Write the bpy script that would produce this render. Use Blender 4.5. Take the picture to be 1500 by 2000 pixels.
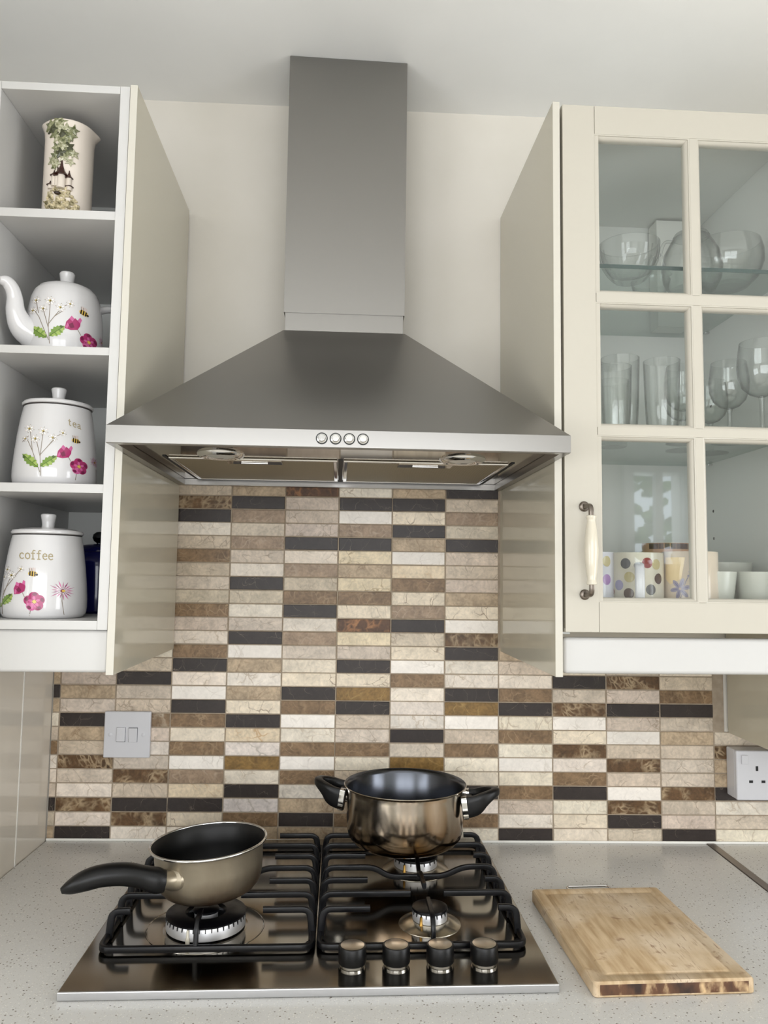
import bpy, bmesh, math, random
from mathutils import Vector, Matrix
from math import sin, cos, pi, radians

for o in list(bpy.data.objects):
    bpy.data.objects.remove(o, do_unlink=True)
SC = bpy.context.scene
COL = SC.collection
W = 0.9                      # height of the worktop above the floor
TH = radians(1.8)            # the fitted units stand turned by this much to the tiled wall

# ------------------------------------------------------------------ camera
CAM = (0.0486, -1.44624, 0.477215 + W)
def cam_axes(p, yw, r):
    f = Vector((sin(yw)*cos(p), cos(yw)*cos(p), sin(p)))
    r0 = Vector((cos(yw), -sin(yw), 0)); u0 = r0.cross(f)
    return cos(r)*r0 + sin(r)*u0, -sin(r)*r0 + cos(r)*u0, f
R_, U_, F_ = cam_axes(0.084041, 0.0247423, 0.0132087)
cd = bpy.data.cameras.new('camera')
cd.sensor_fit = 'HORIZONTAL'; cd.sensor_width = 36.0
cd.lens = 36.0*1509.23/1500
cd.clip_start = 0.05
cam = bpy.data.objects.new('camera', cd); COL.objects.link(cam)
cam.matrix_world = Matrix(((R_.x, U_.x, -F_.x, CAM[0]), (R_.y, U_.y, -F_.y, CAM[1]),
                           (R_.z, U_.z, -F_.z, CAM[2]), (0, 0, 0, 1)))
SC.camera = cam

# ------------------------------------------------------------------ world, lights, exposure
wd = bpy.data.worlds.new('world'); SC.world = wd; wd.use_nodes = True
wd.node_tree.nodes['Background'].inputs[0].default_value = (0.80, 0.90, 1.0, 1)
wd.node_tree.nodes['Background'].inputs[1].default_value = 3.4
def area(name, loc, rot, sx, sy, power, col):
    l = bpy.data.lights.new(name, 'AREA'); l.shape = 'RECTANGLE'; l.size = sx; l.size_y = sy
    l.energy = power; l.color = col
    o = bpy.data.objects.new(name, l); COL.objects.link(o); o.location = loc; o.rotation_euler = rot
    return o
# daylight entering through the windows behind and to the left of the camera, plus an added fill at right
DAY = (0.925, 0.955, 1.0)
area('window_and_fill_light', (-1.22, -1.75, 1.55), (radians(106), 0, radians(-90)), 1.10, 1.05, 15, DAY)
area('window_and_fill_light', (2.32, -1.75, 1.40), (radians(94), 0, radians(90)), 1.30, 1.40, 27, DAY)  # added fill from the right for the left end panel and worktop
area('window_and_fill_light', (-0.02, -3.02, 1.54), (radians(94), 0, 0), 1.90, 1.30, 31, DAY)
SC.view_settings.view_transform = 'Standard'
SC.view_settings.look = 'None'
SC.view_settings.gamma = 1.0
SC.view_settings.exposure = 0.26
SC.view_settings.use_curve_mapping = False
SC.cycles.use_denoising = True
SC.cycles.max_bounces = 10
SC.cycles.diffuse_bounces = 6
SC.cycles.glossy_bounces = 5
SC.cycles.transparent_max_bounces = 40
SC.cycles.caustics_reflective = False
SC.cycles.caustics_refractive = False
SC.cycles.sample_clamp_indirect = 6.0

# ------------------------------------------------------------------ materials
def lin(c):
    return tuple(((v/255)/12.92 if v/255 <= .04045 else ((v/255+.055)/1.055)**2.4) for v in c)
MATS = {}
def mat(name, rgb=(200, 200, 200), rough=.5, metal=0., spec=.5, coat=0., aniso=0., emit=None):
    if name in MATS: return MATS[name]
    m = bpy.data.materials.new(name); m.use_nodes = True
    b = m.node_tree.nodes['Principled BSDF']
    b.inputs['Base Color'].default_value = lin(rgb) + (1,)
    b.inputs['Roughness'].default_value = rough
    b.inputs['Metallic'].default_value = metal
    b.inputs['Specular IOR Level'].default_value = spec
    b.inputs['Coat Weight'].default_value = coat
    b.inputs['Anisotropic'].default_value = aniso
    MATS[name] = m
    return m
def nd(m, t, **kw):
    n = m.node_tree.nodes.new(t)
    for k, v in kw.items(): setattr(n, k, v)
    return n
def ln(m, a, b): m.node_tree.links.new(a, b)
def bsdf(m): return m.node_tree.nodes['Principled BSDF']
def noise_mix(m, c1, c2, scale, lo=.35, hi=.65, stretch=(1, 1, 1), detail=4, bump=0., target='Base Color', coord='Object'):
    tc = nd(m, 'ShaderNodeTexCoord'); mp = nd(m, 'ShaderNodeMapping')
    mp.inputs['Scale'].default_value = stretch
    ns = nd(m, 'ShaderNodeTexNoise'); ns.inputs['Scale'].default_value = scale; ns.inputs['Detail'].default_value = detail
    rp = nd(m, 'ShaderNodeValToRGB')
    rp.color_ramp.elements[0].position = lo; rp.color_ramp.elements[1].position = hi
    if target == 'Base Color':
        rp.color_ramp.elements[0].color = lin(c1)+(1,); rp.color_ramp.elements[1].color = lin(c2)+(1,)
    else:
        rp.color_ramp.elements[0].color = (c1, c1, c1, 1); rp.color_ramp.elements[1].color = (c2, c2, c2, 1)
    ln(m, tc.outputs[coord], mp.inputs[0]); ln(m, mp.outputs[0], ns.inputs['Vector'])
    ln(m, ns.outputs['Fac'], rp.inputs[0]); ln(m, rp.outputs[0], bsdf(m).inputs[target])
    if bump:
        bp = nd(m, 'ShaderNodeBump'); bp.inputs['Strength'].default_value = bump; bp.inputs['Distance'].default_value = .001
        ln(m, ns.outputs['Fac'], bp.inputs['Height']); ln(m, bp.outputs[0], bsdf(m).inputs['Normal'])
    return rp

M_plaster = mat('cream_plaster', (222, 217, 207), .85); noise_mix(M_plaster, (220, 215, 205), (225, 220, 211), 6, bump=.12)
M_ceiling = mat('ceiling_paint', (222, 221, 217), .9); noise_mix(M_ceiling, (240, 240, 238), (244, 244, 242), 5, bump=.12)
M_roomwall = mat('room_paint', (236, 234, 228), .85)
M_floor = mat('floor_vinyl', (214, 208, 198), .5)
M_white = mat('white_melamine', (194, 193, 191), .38)
M_inner = mat('white_melamine_inside', (228, 229, 225), .45)
M_cream = mat('cream_lacquer', (186, 181, 169), .32)
M_panel = mat('greige_gloss_panel', (196, 190, 172), .10, spec=.5)
M_panel_edge = mat('panel_edge_band', (196, 192, 181), .35)
M_gable = mat('grey_gloss_panel', (220, 213, 201), .10, spec=.6)
M_sealant = mat('white_sealant', (238, 236, 230), .4)
M_plastic = mat('white_plastic', (206, 206, 210), .28)
M_dark = mat('black_void', (12, 12, 12), .6)
M_black = mat('black_bakelite', (9, 9, 10), .36, spec=.32)
M_enamel = mat('black_cast_enamel', (6, 6, 9), .34, spec=.3); noise_mix(M_enamel, .28, .42, 60, target='Roughness')
M_nonstick = mat('black_nonstick', (7, 7, 7), .42, spec=.35)
M_chrome = mat('bright_chrome', (215, 215, 215), .08, metal=1)
M_alu = mat('burner_aluminium', (226, 226, 228), .38, metal=.75)
M_alu_cone = mat('satin_steel_cone', (200, 192, 176), .22, metal=1)
M_alu_dull = mat('aluminium_strip', (150, 142, 135), .45, metal=1)
M_pewter = mat('pewter_metal', (120, 112, 104), .35, metal=1)
M_brass = mat('brass', (190, 150, 80), .3, metal=1)
M_porcelain = mat('glazed_porcelain', (208, 207, 208), .09, coat=.3)
M_ceramic_cream = mat('cream_glaze', (226, 216, 205), .16)
M_handle_cer = mat('cream_ceramic_handle', (206, 199, 182), .12)
M_cobalt = mat('cobalt_glaze', (14, 16, 78), .1)
M_cup = mat('offwhite_glaze', (196, 197, 188), .25)

def steel(name, rgb, rough, stretch, lo=.985, hi=1.015):
    m = mat(name, rgb, rough, metal=1)
    noise_mix(m, rough*lo, rough*hi, 40, stretch=stretch, target='Roughness', detail=3)
    return m
M_hood = steel('brushed_steel_hood', (148, 146, 143), .28, (.3, 6, 60))
bsdf(M_hood).inputs['Anisotropic'].default_value = .35
M_hood_under = steel('polished_steel_underside', (165, 158, 145), .09, (1, 8, 1))
M_hob = steel('polished_steel_hob', (148, 143, 134), .12, (.4, 14, 14))
M_hob_glint = mat('hob_edge_painted_highlight', (206, 206, 208), .28, metal=1)  # same steel as the plate, lightened to paint in the edge highlight
M_cap = steel('spun_steel_cap', (226, 216, 202), .30, (1, 1, 1))

# mesh filter of the hood: aluminium with a fine diagonal weave
M_filter = mat('filter_mesh', (150, 138, 112), .45, metal=.75)
def _f():
    m = M_filter; tc = nd(m, 'ShaderNodeTexCoord'); mp = nd(m, 'ShaderNodeMapping'); mp.inputs['Rotation'].default_value = (0, 0, radians(38))
    w1 = nd(m, 'ShaderNodeTexWave'); w1.inputs['Scale'].default_value = 85
    rp = nd(m, 'ShaderNodeValToRGB')
    rp.color_ramp.elements[0].color = lin((88, 80, 62))+(1,); rp.color_ramp.elements[1].color = lin((176, 164, 136))+(1,)
    ln(m, tc.outputs['Object'], mp.inputs[0]); ln(m, mp.outputs[0], w1.inputs['Vector']); ln(m, w1.outputs['Fac'], rp.inputs[0])
    ln(m, rp.outputs[0], bsdf(m).inputs['Base Color'])
    bp = nd(m, 'ShaderNodeBump'); bp.inputs['Strength'].default_value = .5; bp.inputs['Distance'].default_value = .001
    ln(m, w1.outputs['Fac'], bp.inputs['Height']); ln(m, bp.outputs[0], bsdf(m).inputs['Normal'])
_f()

# speckled worktop
M_top = mat('speckled_worktop', (200, 197, 188), .24, spec=.5)
def _w():
    m = M_top; tc = nd(m, 'ShaderNodeTexCoord')
    def speck(scale, thr, prev, col):
        v = nd(m, 'ShaderNodeTexVoronoi'); v.inputs['Scale'].default_value = scale
        lt = nd(m, 'ShaderNodeMath', operation='LESS_THAN'); lt.inputs[1].default_value = thr
        wn = nd(m, 'ShaderNodeSeparateColor'); g = nd(m, 'ShaderNodeMath', operation='GREATER_THAN'); g.inputs[1].default_value = .48
        mu = nd(m, 'ShaderNodeMath', operation='MULTIPLY')
        mx = nd(m, 'ShaderNodeMix', data_type='RGBA')
        ln(m, tc.outputs['Object'], v.inputs['Vector']); ln(m, v.outputs['Distance'], lt.inputs[0])
        ln(m, v.outputs['Color'], wn.inputs[0]); ln(m, wn.outputs[0], g.inputs[0])
        ln(m, lt.outputs[0], mu.inputs[0]); ln(m, g.outputs[0], mu.inputs[1]); ln(m, mu.outputs[0], mx.inputs[0])
        if prev is None: mx.inputs[6].default_value = lin((206, 205, 202))+(1,)
        else: ln(m, prev, mx.inputs[6])
        mx.inputs[7].default_value = lin(col)+(1,)
        return mx.outputs[2]
    a = speck(420, .28, None, (192, 189, 182))
    a = speck(300, .24, a, (224, 222, 215))
    a = speck(170, .19, a, (140, 134, 125))
    a = speck(105, .10, a, (96, 90, 82))
    ln(m, a, bsdf(m).inputs['Base Color'])
_w()

# tile stone: colours of each tile come from mesh attributes, veins are procedural
M_tile = mat('marble_mosaic', (210, 200, 185), .38, spec=.3)
def _t():
    m = M_tile; b = bsdf(m)
    at = nd(m, 'ShaderNodeAttribute', attribute_name='stone'); av = nd(m, 'ShaderNodeAttribute', attribute_name='vein')
    ap = nd(m, 'ShaderNodeAttribute', attribute_name='pattern')      # r: seed  g: vein width  b: mottling
    sp = nd(m, 'ShaderNodeSeparateColor'); ln(m, ap.outputs['Color'], sp.inputs[0])
    tc = nd(m, 'ShaderNodeTexCoord')
    sd = nd(m, 'ShaderNodeVectorMath', operation='SCALE'); sd.inputs[0].default_value = (37, 91, 53); ln(m, sp.outputs[0], sd.inputs[3])
    ad = nd(m, 'ShaderNodeVectorMath', operation='ADD'); ln(m, tc.outputs['Object'], ad.inputs[0]); ln(m, sd.outputs[0], ad.inputs[1])
    n1 = nd(m, 'ShaderNodeTexNoise'); n1.inputs['Scale'].default_value = 42; n1.inputs['Detail'].default_value = 6; ln(m, ad.outputs[0], n1.inputs['Vector'])
    n2 = nd(m, 'ShaderNodeTexNoise'); n2.inputs['Scale'].default_value = 30; n2.inputs['Detail'].default_value = 3; ln(m, ad.outputs[0], n2.inputs['Vector'])
    # distorted coordinates for the veins
    ds = nd(m, 'ShaderNodeVectorMath', operation='SCALE'); ds.inputs[3].default_value = .030
    ln(m, n2.outputs['Color'], ds.inputs[0])
    a2 = nd(m, 'ShaderNodeVectorMath', operation='ADD'); ln(m, ad.outputs[0], a2.inputs[0]); ln(m, ds.outputs[0], a2.inputs[1])
    rt = nd(m, 'ShaderNodeVectorRotate'); rt.inputs['Axis'].default_value = (0, 1, 0)
    ra = nd(m, 'ShaderNodeMath', operation='MULTIPLY'); ra.inputs[1].default_value = 40; ln(m, sp.outputs[0], ra.inputs[0])
    ln(m, a2.outputs[0], rt.inputs['Vector']); ln(m, ra.outputs[0], rt.inputs['Angle'])
    st = nd(m, 'ShaderNodeMapping'); st.inputs['Scale'].default_value = (1, 1, .55); ln(m, rt.outputs[0], st.inputs[0])
    vo = nd(m, 'ShaderNodeTexVoronoi', feature='DISTANCE_TO_EDGE'); ln(m, st.outputs[0], vo.inputs['Vector'])
    sc_ = nd(m, 'ShaderNodeMapRange'); sc_.inputs[1].default_value = 0; sc_.inputs[2].default_value = 1; sc_.inputs[3].default_value = 38; sc_.inputs[4].default_value = 125
    ln(m, av.outputs['Alpha'], sc_.inputs[0]); ln(m, sc_.outputs[0], vo.inputs['Scale'])
    mr = nd(m, 'ShaderNodeMapRange'); mr.inputs[1].default_value = 0; mr.inputs[3].default_value = .85; mr.inputs[4].default_value = 0
    ln(m, vo.outputs['Distance'], mr.inputs[0]); ln(m, sp.outputs[1], mr.inputs[2])
    # veins fade in and out over the stone
    fm = nd(m, 'ShaderNodeMapRange'); fm.inputs[1].default_value = .44; fm.inputs[2].default_value = .62; ln(m, n2.outputs['Fac'], fm.inputs[0])
    vm = nd(m, 'ShaderNodeMath', operation='MULTIPLY'); ln(m, mr.outputs[0], vm.inputs[0]); ln(m, fm.outputs[0], vm.inputs[1])
    # mottling
    ml = nd(m, 'ShaderNodeMapRange'); ml.inputs[1].default_value = .28; ml.inputs[2].default_value = .72; ml.inputs[3].default_value = -1; ml.inputs[4].default_value = 1
    ln(m, n1.outputs['Fac'], ml.inputs[0])
    n5 = nd(m, 'ShaderNodeTexNoise'); n5.inputs['Scale'].default_value = 190; n5.inputs['Detail'].default_value = 4; ln(m, a2.outputs[0], n5.inputs['Vector'])
    m5 = nd(m, 'ShaderNodeMapRange'); m5.inputs[1].default_value = .30; m5.inputs[2].default_value = .70; m5.inputs[3].default_value = -.85; m5.inputs[4].default_value = .85
    ln(m, n5.outputs['Fac'], m5.inputs[0])
    sm = nd(m, 'ShaderNodeMath', operation='ADD'); ln(m, ml.outputs[0], sm.inputs[0]); ln(m, m5.outputs[0], sm.inputs[1])
    mm = nd(m, 'ShaderNodeMath', operation='MULTIPLY_ADD'); mm.inputs[2].default_value = 1.0
    ln(m, sm.outputs[0], mm.inputs[0]); ln(m, sp.outputs[2], mm.inputs[1])
    cs = nd(m, 'ShaderNodeVectorMath', operation='SCALE'); ln(m, at.outputs['Color'], cs.inputs[0]); ln(m, mm.outputs[0], cs.inputs[3])
    mx = nd(m, 'ShaderNodeMix', data_type='RGBA'); ln(m, vm.outputs[0], mx.inputs[0]); mx.clamp_factor = True; ln(m, cs.outputs[0], mx.inputs[6]); ln(m, av.outputs['Color'], mx.inputs[7])
    ln(m, mx.outputs[2], b.inputs['Base Color'])
_t()
M_grout = mat('grout', (158, 144, 126), .9); noise_mix(M_grout, (150, 136, 118), (168, 154, 136), 60)

# oak chopping board with burnt marks on its front end grain
M_board = mat('worn_beech', (196, 166, 124), .6)
def _b():
    m = M_board; b = bsdf(m); tc = nd(m, 'ShaderNodeTexCoord')
    mp = nd(m, 'ShaderNodeMapping'); mp.inputs['Scale'].default_value = (9, 1, 4); ln(m, tc.outputs['Object'], mp.inputs[0])
    n = nd(m, 'ShaderNodeTexNoise'); n.inputs['Scale'].default_value = 14; n.inputs['Detail'].default_value = 6; ln(m, mp.outputs[0], n.inputs['Vector'])
    rp = nd(m, 'ShaderNodeValToRGB'); rp.color_ramp.elements[0].position = .3; rp.color_ramp.elements[1].position = .72
    rp.color_ramp.elements[0].color = lin((164, 136, 99))+(1,); rp.color_ramp.elements[1].color = lin((204, 180, 146))+(1,); ln(m, n.outputs['Fac'], rp.inputs[0])
    n2 = nd(m, 'ShaderNodeTexNoise'); n2.inputs['Scale'].default_value = 13; n2.inputs['Detail'].default_value = 5; ln(m, tc.outputs['Object'], n2.inputs['Vector'])
    r2 = nd(m, 'ShaderNodeMapRange'); r2.inputs[1].default_value = .46; r2.inputs[2].default_value = .66; r2.inputs[4].default_value = .90; ln(m, n2.outputs['Fac'], r2.inputs[0])
    mx = nd(m, 'ShaderNodeMix', data_type='RGBA'); ln(m, r2.outputs[0], mx.inputs[0]); ln(m, rp.outputs[0], mx.inputs[6]); mx.inputs[7].default_value = lin((212, 194, 169))+(1,)
    # knife scratches
    mp3 = nd(m, 'ShaderNodeMapping'); mp3.inputs['Scale'].default_value = (1, .12, 1); mp3.inputs['Rotation'].default_value = (0, 0, radians(62)); ln(m, tc.outputs['Object'], mp3.inputs[0])
    n3 = nd(m, 'ShaderNodeTexNoise'); n3.inputs['Scale'].default_value = 420; n3.inputs['Detail'].default_value = 2; ln(m, mp3.outputs[0], n3.inputs['Vector'])
    r3 = nd(m, 'ShaderNodeMapRange'); r3.inputs[1].default_value = .58; r3.inputs[2].default_value = .68; r3.inputs[4].default_value = .75; ln(m, n3.outputs['Fac'], r3.inputs[0])
    mk = nd(m, 'ShaderNodeMath', operation='MULTIPLY'); ln(m, r3.outputs[0], mk.inputs[0]); ln(m, r2.outputs[0], mk.inputs[1])
    m3 = nd(m, 'ShaderNodeMix', data_type='RGBA'); ln(m, mk.outputs[0], m3.inputs[0]); ln(m, mx.outputs[2], m3.inputs[6]); m3.inputs[7].default_value = lin((128, 92, 66))+(1,)
    # small dark knots and stains
    v4 = nd(m, 'ShaderNodeTexNoise'); v4.inputs['Scale'].default_value = 55; v4.inputs['Detail'].default_value = 4; ln(m, tc.outputs['Object'], v4.inputs['Vector'])
    r4 = nd(m, 'ShaderNodeMapRange'); r4.inputs[1].default_value = .62; r4.inputs[2].default_value = .72; r4.inputs[4].default_value = .6; ln(m, v4.outputs['Fac'], r4.inputs[0])
    m4 = nd(m, 'ShaderNodeMix', data_type='RGBA'); ln(m, r4.outputs[0], m4.inputs[0]); ln(m, m3.outputs[2], m4.inputs[6]); m4.inputs[7].default_value = lin((120, 82, 48))+(1,)
    ln(m, m4.outputs[2], b.inputs['Base Color'])
_b()
M_burnt = mat('burnt_end_grain', (70, 48, 34), .6)
def _be():
    m = M_burnt; tc = nd(m, 'ShaderNodeTexCoord'); mp = nd(m, 'ShaderNodeMapping'); mp.inputs['Scale'].default_value = (1, 1, .5)
    n = nd(m, 'ShaderNodeTexNoise'); n.inputs['Scale'].default_value = 38; n.inputs['Detail'].default_value = 5
    rp = nd(m, 'ShaderNodeValToRGB'); e = rp.color_ramp.elements
    e[0].position = .38; e[0].color = lin((44, 28, 20))+(1,); e[1].position = .62; e[1].color = lin((206, 176, 134))+(1,)
    x = e.new(.53); x.color = lin((96, 64, 42))+(1,)
    ln(m, tc.outputs['Object'], mp.inputs[0]); ln(m, mp.outputs[0], n.inputs['Vector']); ln(m, n.outputs['Fac'], rp.inputs[0]); ln(m, rp.outputs[0], bsdf(m).inputs['Base Color'])
_be()

# pots: steel with heat stains that follow the height on the pot itself
def stained(name, c_top, c_stain, z0, z1, rough, metal, nscale, stretch):
    m = mat(name, c_top, rough, metal=metal); b = bsdf(m); tc = nd(m, 'ShaderNodeTexCoord')
    sx = nd(m, 'ShaderNodeSeparateXYZ'); ln(m, tc.outputs['Object'], sx.inputs[0])
    mp = nd(m, 'ShaderNodeMapping'); mp.inputs['Scale'].default_value = stretch; ln(m, tc.outputs['Object'], mp.inputs[0])
    n = nd(m, 'ShaderNodeTexNoise'); n.inputs['Scale'].default_value = nscale; n.inputs['Detail'].default_value = 5; ln(m, mp.outputs[0], n.inputs['Vector'])
    mr = nd(m, 'ShaderNodeMapRange'); mr.inputs[1].default_value = z0; mr.inputs[2].default_value = z1; mr.inputs[3].default_value = 1; mr.inputs[4].default_value = 0; ln(m, sx.outputs[2], mr.inputs[0])
    ad = nd(m, 'ShaderNodeMath', operation='MULTIPLY_ADD'); ad.inputs[1].default_value = 1.5; ad.inputs[2].default_value = -.78; ln(m, n.outputs['Fac'], ad.inputs[0])
    su = nd(m, 'ShaderNodeMath', operation='ADD', use_clamp=True); ln(m, mr.outputs[0], su.inputs[0]); ln(m, ad.outputs[0], su.inputs[1])
    mx = nd(m, 'ShaderNodeMix', data_type='RGBA'); ln(m, su.outputs[0], mx.inputs[0]); mx.inputs[6].default_value = lin(c_top)+(1,); mx.inputs[7].default_value = lin(c_stain)+(1,)
    ln(m, mx.outputs[2], b.inputs['Base Color'])
    return m
M_pot = stained('stained_stainless', (192, 182, 168), (118, 90, 56), .005, .072, .15, 1, 30, (1, 1, .35))
bsdf(M_pot).inputs['Anisotropic'].default_value = .6
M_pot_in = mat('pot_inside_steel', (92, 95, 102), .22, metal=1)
M_pan = stained('champagne_enamel', (150, 140, 122), (66, 42, 20), .0, .040, .30, .7, 18, (1, 1, .4))

def glass(name, tint, gl=.045, edge=.55, rough=.02):
    m = bpy.data.materials.new(name); m.use_nodes = True; nt = m.node_tree; nt.nodes.clear()
    out = nd(m, 'ShaderNodeOutputMaterial'); mx = nd(m, 'ShaderNodeMixShader'); tr = nd(m, 'ShaderNodeBsdfTransparent'); gs = nd(m, 'ShaderNodeBsdfGlossy')
    gs.inputs['Roughness'].default_value = rough
    lw = nd(m, 'ShaderNodeLayerWeight'); lw.inputs[0].default_value = .5          # facing = 1 - |cos|
    p5 = nd(m, 'ShaderNodeMath', operation='POWER'); p5.inputs[1].default_value = 5; ln(m, lw.outputs['Facing'], p5.inputs[0])
    fr = nd(m, 'ShaderNodeMath', operation='MULTIPLY_ADD'); fr.inputs[1].default_value = .85; fr.inputs[2].default_value = gl; ln(m, p5.outputs[0], fr.inputs[0])
    p3 = nd(m, 'ShaderNodeMath', operation='POWER'); p3.inputs[1].default_value = 3.5; ln(m, lw.outputs['Facing'], p3.inputs[0])
    cr = nd(m, 'ShaderNodeMix', data_type='RGBA')
    cr.inputs[6].default_value = tint+(1,); cr.inputs[7].default_value = tuple(t*edge for t in tint)+(1,)
    ln(m, p3.outputs[0], cr.inputs[0]); ln(m, cr.outputs[2], tr.inputs[0])
    ln(m, fr.outputs[0], mx.inputs[0]); ln(m, tr.outputs[0], mx.inputs[1]); ln(m, gs.outputs[0], mx.inputs[2]); ln(m, mx.outputs[0], out.inputs[0])
    MATS[name] = m
    return m
M_pane = glass('pane_glass', (.975, .985, .98), edge=.92)
M_gware = glass('clear_glassware', (.982, .988, .985), edge=.34, gl=.055)
M_gshelf = glass('shelf_glass', (.88, .93, .915), edge=.9)
M_gedge = mat('green_glass_edge', (40, 66, 62), .12)

# ------------------------------------------------------------------ mesh helpers
BEVELLED = set()
def finish(name, bm, mats, parent=None, loc=(0, 0, 0), rot=(0, 0, 0), angle=35):
    flat = id(bm) in BEVELLED; BEVELLED.discard(id(bm))
    me = bpy.data.meshes.new(name)
    bmesh.ops.recalc_face_normals(bm, faces=bm.faces)
    bm.to_mesh(me); bm.free()
    for m in (mats if isinstance(mats, (list, tuple)) else [mats]): me.materials.append(m)
    me.polygons.foreach_set('use_smooth', [True]*len(me.polygons))
    me.set_sharp_from_angle(angle=radians(angle))
    o = bpy.data.objects.new(name, me); COL.objects.link(o)
    o.location = loc; o.rotation_euler = rot
    if flat:
        w = o.modifiers.new('face_normals', 'WEIGHTED_NORMAL'); w.keep_sharp = True; w.weight = 100
    if parent: o.parent = parent
    return o
def part(name, bm, mats, parent, loc=(0, 0, 0), rot=(0, 0, 0), angle=35, label=None):
    o = finish(name, bm, mats, parent, loc, rot, angle)
    if label: o['label'] = label
    return o
def L2W(x, y, z=0.):
    return (x*cos(TH) - y*sin(TH), x*sin(TH) + y*cos(TH), z + W)
def thing(name, label, cat, loc=(0, 0, 0), rotz=0., group=None, turned=True):
    o = bpy.data.objects.new(name, None); COL.objects.link(o); o.empty_display_size = .05
    o.location = L2W(*loc) if turned else (loc[0], loc[1], loc[2]+W)
    o.rotation_euler = (0, 0, rotz + (TH if turned else 0))
    o['label'] = label; o['category'] = cat
    if group: o['group'] = group
    return o
def struct(o, label=None):
    o['kind'] = 'structure'
    if label: o['label'] = label
    return o
def box(bm, x0, x1, y0, y1, z0, z1, bev=0., seg=2, mi=0):
    r = bmesh.ops.create_cube(bm, size=1.0)
    vs = r['verts']
    for v in vs:
        v.co = Vector((x0+(v.co.x+.5)*(x1-x0), y0+(v.co.y+.5)*(y1-y0), z0+(v.co.z+.5)*(z1-z0)))
    fs = {f for v in vs for f in v.link_faces}
    for f in fs: f.material_index = mi
    if bev:
        BEVELLED.add(id(bm))
        es = list({e for v in vs for e in v.link_edges})
        r = bmesh.ops.bevel(bm, geom=es, offset=bev, segments=seg, affect='EDGES', profile=.5, clamp_overlap=True)
        for f in r['faces']: f.material_index = mi
    return vs
def bbox(x0, x1, y0, y1, z0, z1, bev=0., seg=2):
    bm = bmesh.new(); box(bm, x0, x1, y0, y1, z0, z1, bev, seg); return bm
def lathe(bm, prof, n=48, c=(0, 0, 0), mi=0, squash=None, close=False):
    """prof: list of (r, z); r == 0 makes a pole."""
    rings = []
    for r, z in prof:
        if r <= 1e-7: rings.append([bm.verts.new((c[0], c[1], c[2]+z))])
        else:
            rings.append([bm.verts.new((c[0]+r*cos(2*pi*i/n), c[1]+r*sin(2*pi*i/n), c[2]+z)) for i in range(n)])
    prs = list(zip(rings, rings[1:]))
    if close: prs.append((rings[-1], rings[0]))
    for a, b in prs:
        for i in range(n):
            j = (i+1) % n
            if len(a) == 1 and len(b) == 1: continue
            if len(a) == 1: f = bm.faces.new((a[0], b[j], b[i]))
            elif len(b) == 1: f = bm.faces.new((a[i], a[j], b[0]))
            else: f = bm.faces.new((a[i], a[j], b[j], b[i]))
            f.material_index = mi
    return rings
def sect(w, h, n=12, sq=.5):
    out = []
    for i in range(n):
        a = 2*pi*(i+.5)/n; ca, sa = cos(a), sin(a)
        out.append((w/2*math.copysign(abs(ca)**sq, ca), h/2*math.copysign(abs(sa)**sq, sa)))
    return out
def sweep(bm, pts, secs, side=None, up=(0, 0, 1), n=12, sq=.5, closed=False, mi=0, caps=True):
    """rounded bar along pts; secs: (w, h) or one per point; side: fixed width direction."""
    P = [Vector(p) for p in pts]; N = len(P)
    if not isinstance(secs, list): secs = [secs]*N
    rings = []
    for i in range(N):
        if closed: t = (P[(i+1) % N]-P[i-1])
        else: t = P[min(i+1, N-1)]-P[max(i-1, 0)]
        t.normalize()
        if side is not None: s = Vector(side)
        else:
            s = t.cross(Vector(up))
            if s.length < 1e-5: s = Vector((1, 0, 0))
        s = (s - t*s.dot(t)).normalized(); u = s.cross(t).normalized()
        k = 1.0                                    # mitre
        if 0 < i < N-1 or closed:
            a = (P[i]-P[i-1]).normalized(); c = max(.5, a.dot(t)); k = 1/c
        rings.append([bm.verts.new(P[i]+s*x+u*y*k) for x, y in sect(secs[i][0], secs[i][1], n, sq)])
    prs = list(zip(rings, rings[1:]))
    if closed: prs.append((rings[-1], rings[0]))
    for a, b in prs:
        for i in range(n):
            j = (i+1) % n
            bm.faces.new((a[i], a[j], b[j], b[i])).material_index = mi
    if caps and not closed:
        bm.faces.new(list(reversed(rings[0]))).material_index = mi; bm.faces.new(rings[-1]).material_index = mi
def round_path(pts, r, k=4):
    """polyline with its inner corners rounded."""
    P = [Vector(p) for p in pts]; out = [P[0]]
    for i in range(1, len(P)-1):
        a, b, c = P[i-1], P[i], P[i+1]
        d1 = min(r, (a-b).length*.49); d2 = min(r, (c-b).length*.49)
        p = b+(a-b).normalized()*d1; q = b+(c-b).normalized()*d2
        for j in range(k+1):
            t = j/k; out.append((1-t)**2*p+2*t*(1-t)*b+t*t*q)
    out.append(P[-1])
    return out
def smooth_path(ctrl, n=6):
    """Catmull-Rom through tuples of any length."""
    out = []; C = ctrl
    for i in range(len(C)-1):
        p0, p1, p2, p3 = C[max(i-1, 0)], C[i], C[i+1], C[min(i+2, len(C)-1)]
        for j in range(n):
            t = j/n
            out.append(tuple(.5*((2*b)+(-a+c)*t+(2*a-5*b+4*c-d)*t*t+(-a+3*b-3*c+d)*t**3) for a, b, c, d in zip(p0, p1, p2, p3)))
    out.append(tuple(C[-1]))
    return out
def prism(bm, poly, z0, z1, mi=0):
    a = [bm.verts.new((x, y, z0)) for x, y in poly]; b = [bm.verts.new((x, y, z1)) for x, y in poly]
    n = len(a)
    for i in range(n):
        j = (i+1) % n; bm.faces.new((a[i], a[j], b[j], b[i])).material_index = mi
    bm.faces.new(list(reversed(a))).material_index = mi; bm.faces.new(b).material_index = mi
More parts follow.
